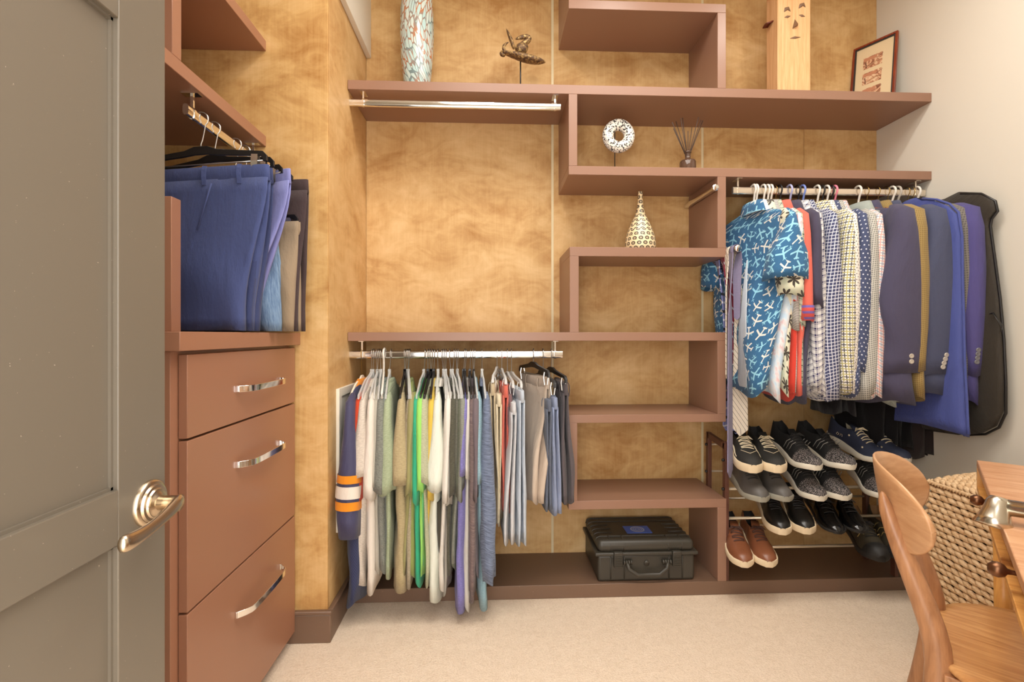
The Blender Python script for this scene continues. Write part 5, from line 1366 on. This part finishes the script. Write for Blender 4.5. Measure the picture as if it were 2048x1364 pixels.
# ================================================================== DESK LAMP
LAMPM = plain('satin_aluminium', rgb(200, 192, 176), .24, 1.0)
lh = atY(1986, 1012, .80); o = (1.10, .585, ZT)
lp = thing('desk_lamp', 'satin silver desk lamp with slanted bell-shaped head over the desk edge', 'lamp', o)
zl = lh[2]
MB(o).lathe([(0, 0), (.06, 0), (.06, .008), (.02, .013), (.009, .016), (0, .016)], (o[0], o[1], ZT + .0003), 32).build('base', LAMPM, lp, True)
MB(o).tube([(o[0], o[1], ZT + .012), (o[0], o[1], zl + .004)], .006, 12).build('stem', LAMPM, lp, True)
e1 = (lh[0] + .008, lh[1], lh[2])
MB(o).tube([(o[0] + .03, o[1] - .02, zl), e1], .0135, 20).build('arm', LAMPM, lp, True)
hp0 = VV(e1); ax = VV((-.35, -.10, -1)).normalized(); s1 = ax.cross(VV((0, 1, 0))).normalized(); s2 = ax.cross(s1)
rings = []
for t, r in ((-.016, .001), (-.015, .011), (-.008, .0155), (.006, .0175), (.022, .022), (.036, .028), (.036, .026), (.02, .019), (.0, .012), (-.006, .001)):
    rings.append([tuple(hp0 + ax * t + s1 * (r * cos(2 * pi * k / 28)) + s2 * (r * sin(2 * pi * k / 28))) for k in range(28)])
MB(o).loft(rings).build('head', LAMPM, lp, True)

# ================================================================== CHAIR
CHW = ACA('chair_wood', rgb(180, 130, 90), rgb(146, 100, 66), (22, 22, 3)); CHS = wood('chair_seat_wood', rgb(210, 160, 104), rgb(178, 122, 70), (2.2, 22, 2.2), .3, 1.6, 1.6); CHB = wood('chair_back_ply', rgb(204, 158, 116), rgb(182, 134, 92), (6, 3, 22), .3, 1.2, 1.5)
cth = atan2(-.66, .75); Cc = (1.089, .852)
chh = thing('dining_chair', 'mid-century wooden chair with curved backrest tucked under the desk', 'chair', (Cc[0], Cc[1], 0), (0, 0, cth))
# seat: rounded, slightly dished board
n = 40; rings = []
def seat_pt(a, k):
    x = .212 * sgp(cos(a), .62) * k; y = .212 * sgp(sin(a), .62) * k * (1 + .06 * cos(a)); return x, y
for k, z in ((.01, .436), (.6, .436), (.95, .436), (1.0, .441), (1.0, .447), (.985, .451), (.9, .4505), (.6, .446), (.3, .443), (.01, .442)):
    rings.append([(*seat_pt(2 * pi * i / n, k), z) for i in range(n)])
MB().loft(rings).build('seat', CHS, chh, True)
# backrest
rings = []; NB = 24; thk = .011
def bx(y): return -.298 + 2.6 * y * y
for i in range(NB + 1):
    s = sin(pi * (i / NB - .5)); y = .178 * s; hh = .084 * max(0, 1 - abs(s) ** 3.2) ** .5 + .0015; zc = .708 + .012 * (1 - abs(s))
    dx = 5.2 * y; nl_ = 1 / sqrt(1 + dx * dx); nxv, nyv = nl_, -dx * nl_   # normal toward the seat
    r = []
    for j in range(16):
        a = 2 * pi * j / 16; tt_ = thk / 2 * sgp(cos(a), .7); zz = hh * sgp(sin(a), .55)
        r.append((bx(y) + nxv * tt_ - .16 * zz, y + nyv * tt_, zc + zz))
    rings.append(r)
MB().loft(rings).build('backrest', CHB, chh, True)
for sd in (-1, 1):
    y = sd * .112
    pts = [(-.294, y * .93, .752), (-.290, y * .94, .72), (-.262, y * .97, .64), (-.225, y, .54), (-.206, y * 1.02, .47), (-.205, y * 1.05, .41), (-.225, y * 1.2, .28), (-.262, y * 1.42, .12), (-.285, y * 1.58, 0)]
    rr = [.004, .012, .0165, .0185, .02, .02, .0185, .015, .0115]
    MB().tube(pts, rr, 14, flat=1.15, up=(1, 0, 0)).build('rear_leg', CHW, chh, True, sub=1)
    MB().tube([(.15, sd * .15, .435), (.165, sd * .165, .25), (.19, sd * .185, 0)], [.019, .016, .011], 14).build('front_leg', CHW, chh, True)
    MB().tube([(-.215, sd * .125, .30), (.16, sd * .16, .30)], .010, 12).build('side_stretcher', CHW, chh, True)
    MB().box(-.2, .17, sd * .135 - .009, sd * .135 + .009, .395, .435).build('side_apron', CHW, chh, bevel=.002)
MB().tube([(-.206, -.118, .425), (-.206, .118, .425)], .012, 12).build('rear_apron', CHW, chh, True)
MB().tube([(.155, -.15, .42), (.155, .15, .42)], .012, 12).build('front_apron', CHW, chh, True)
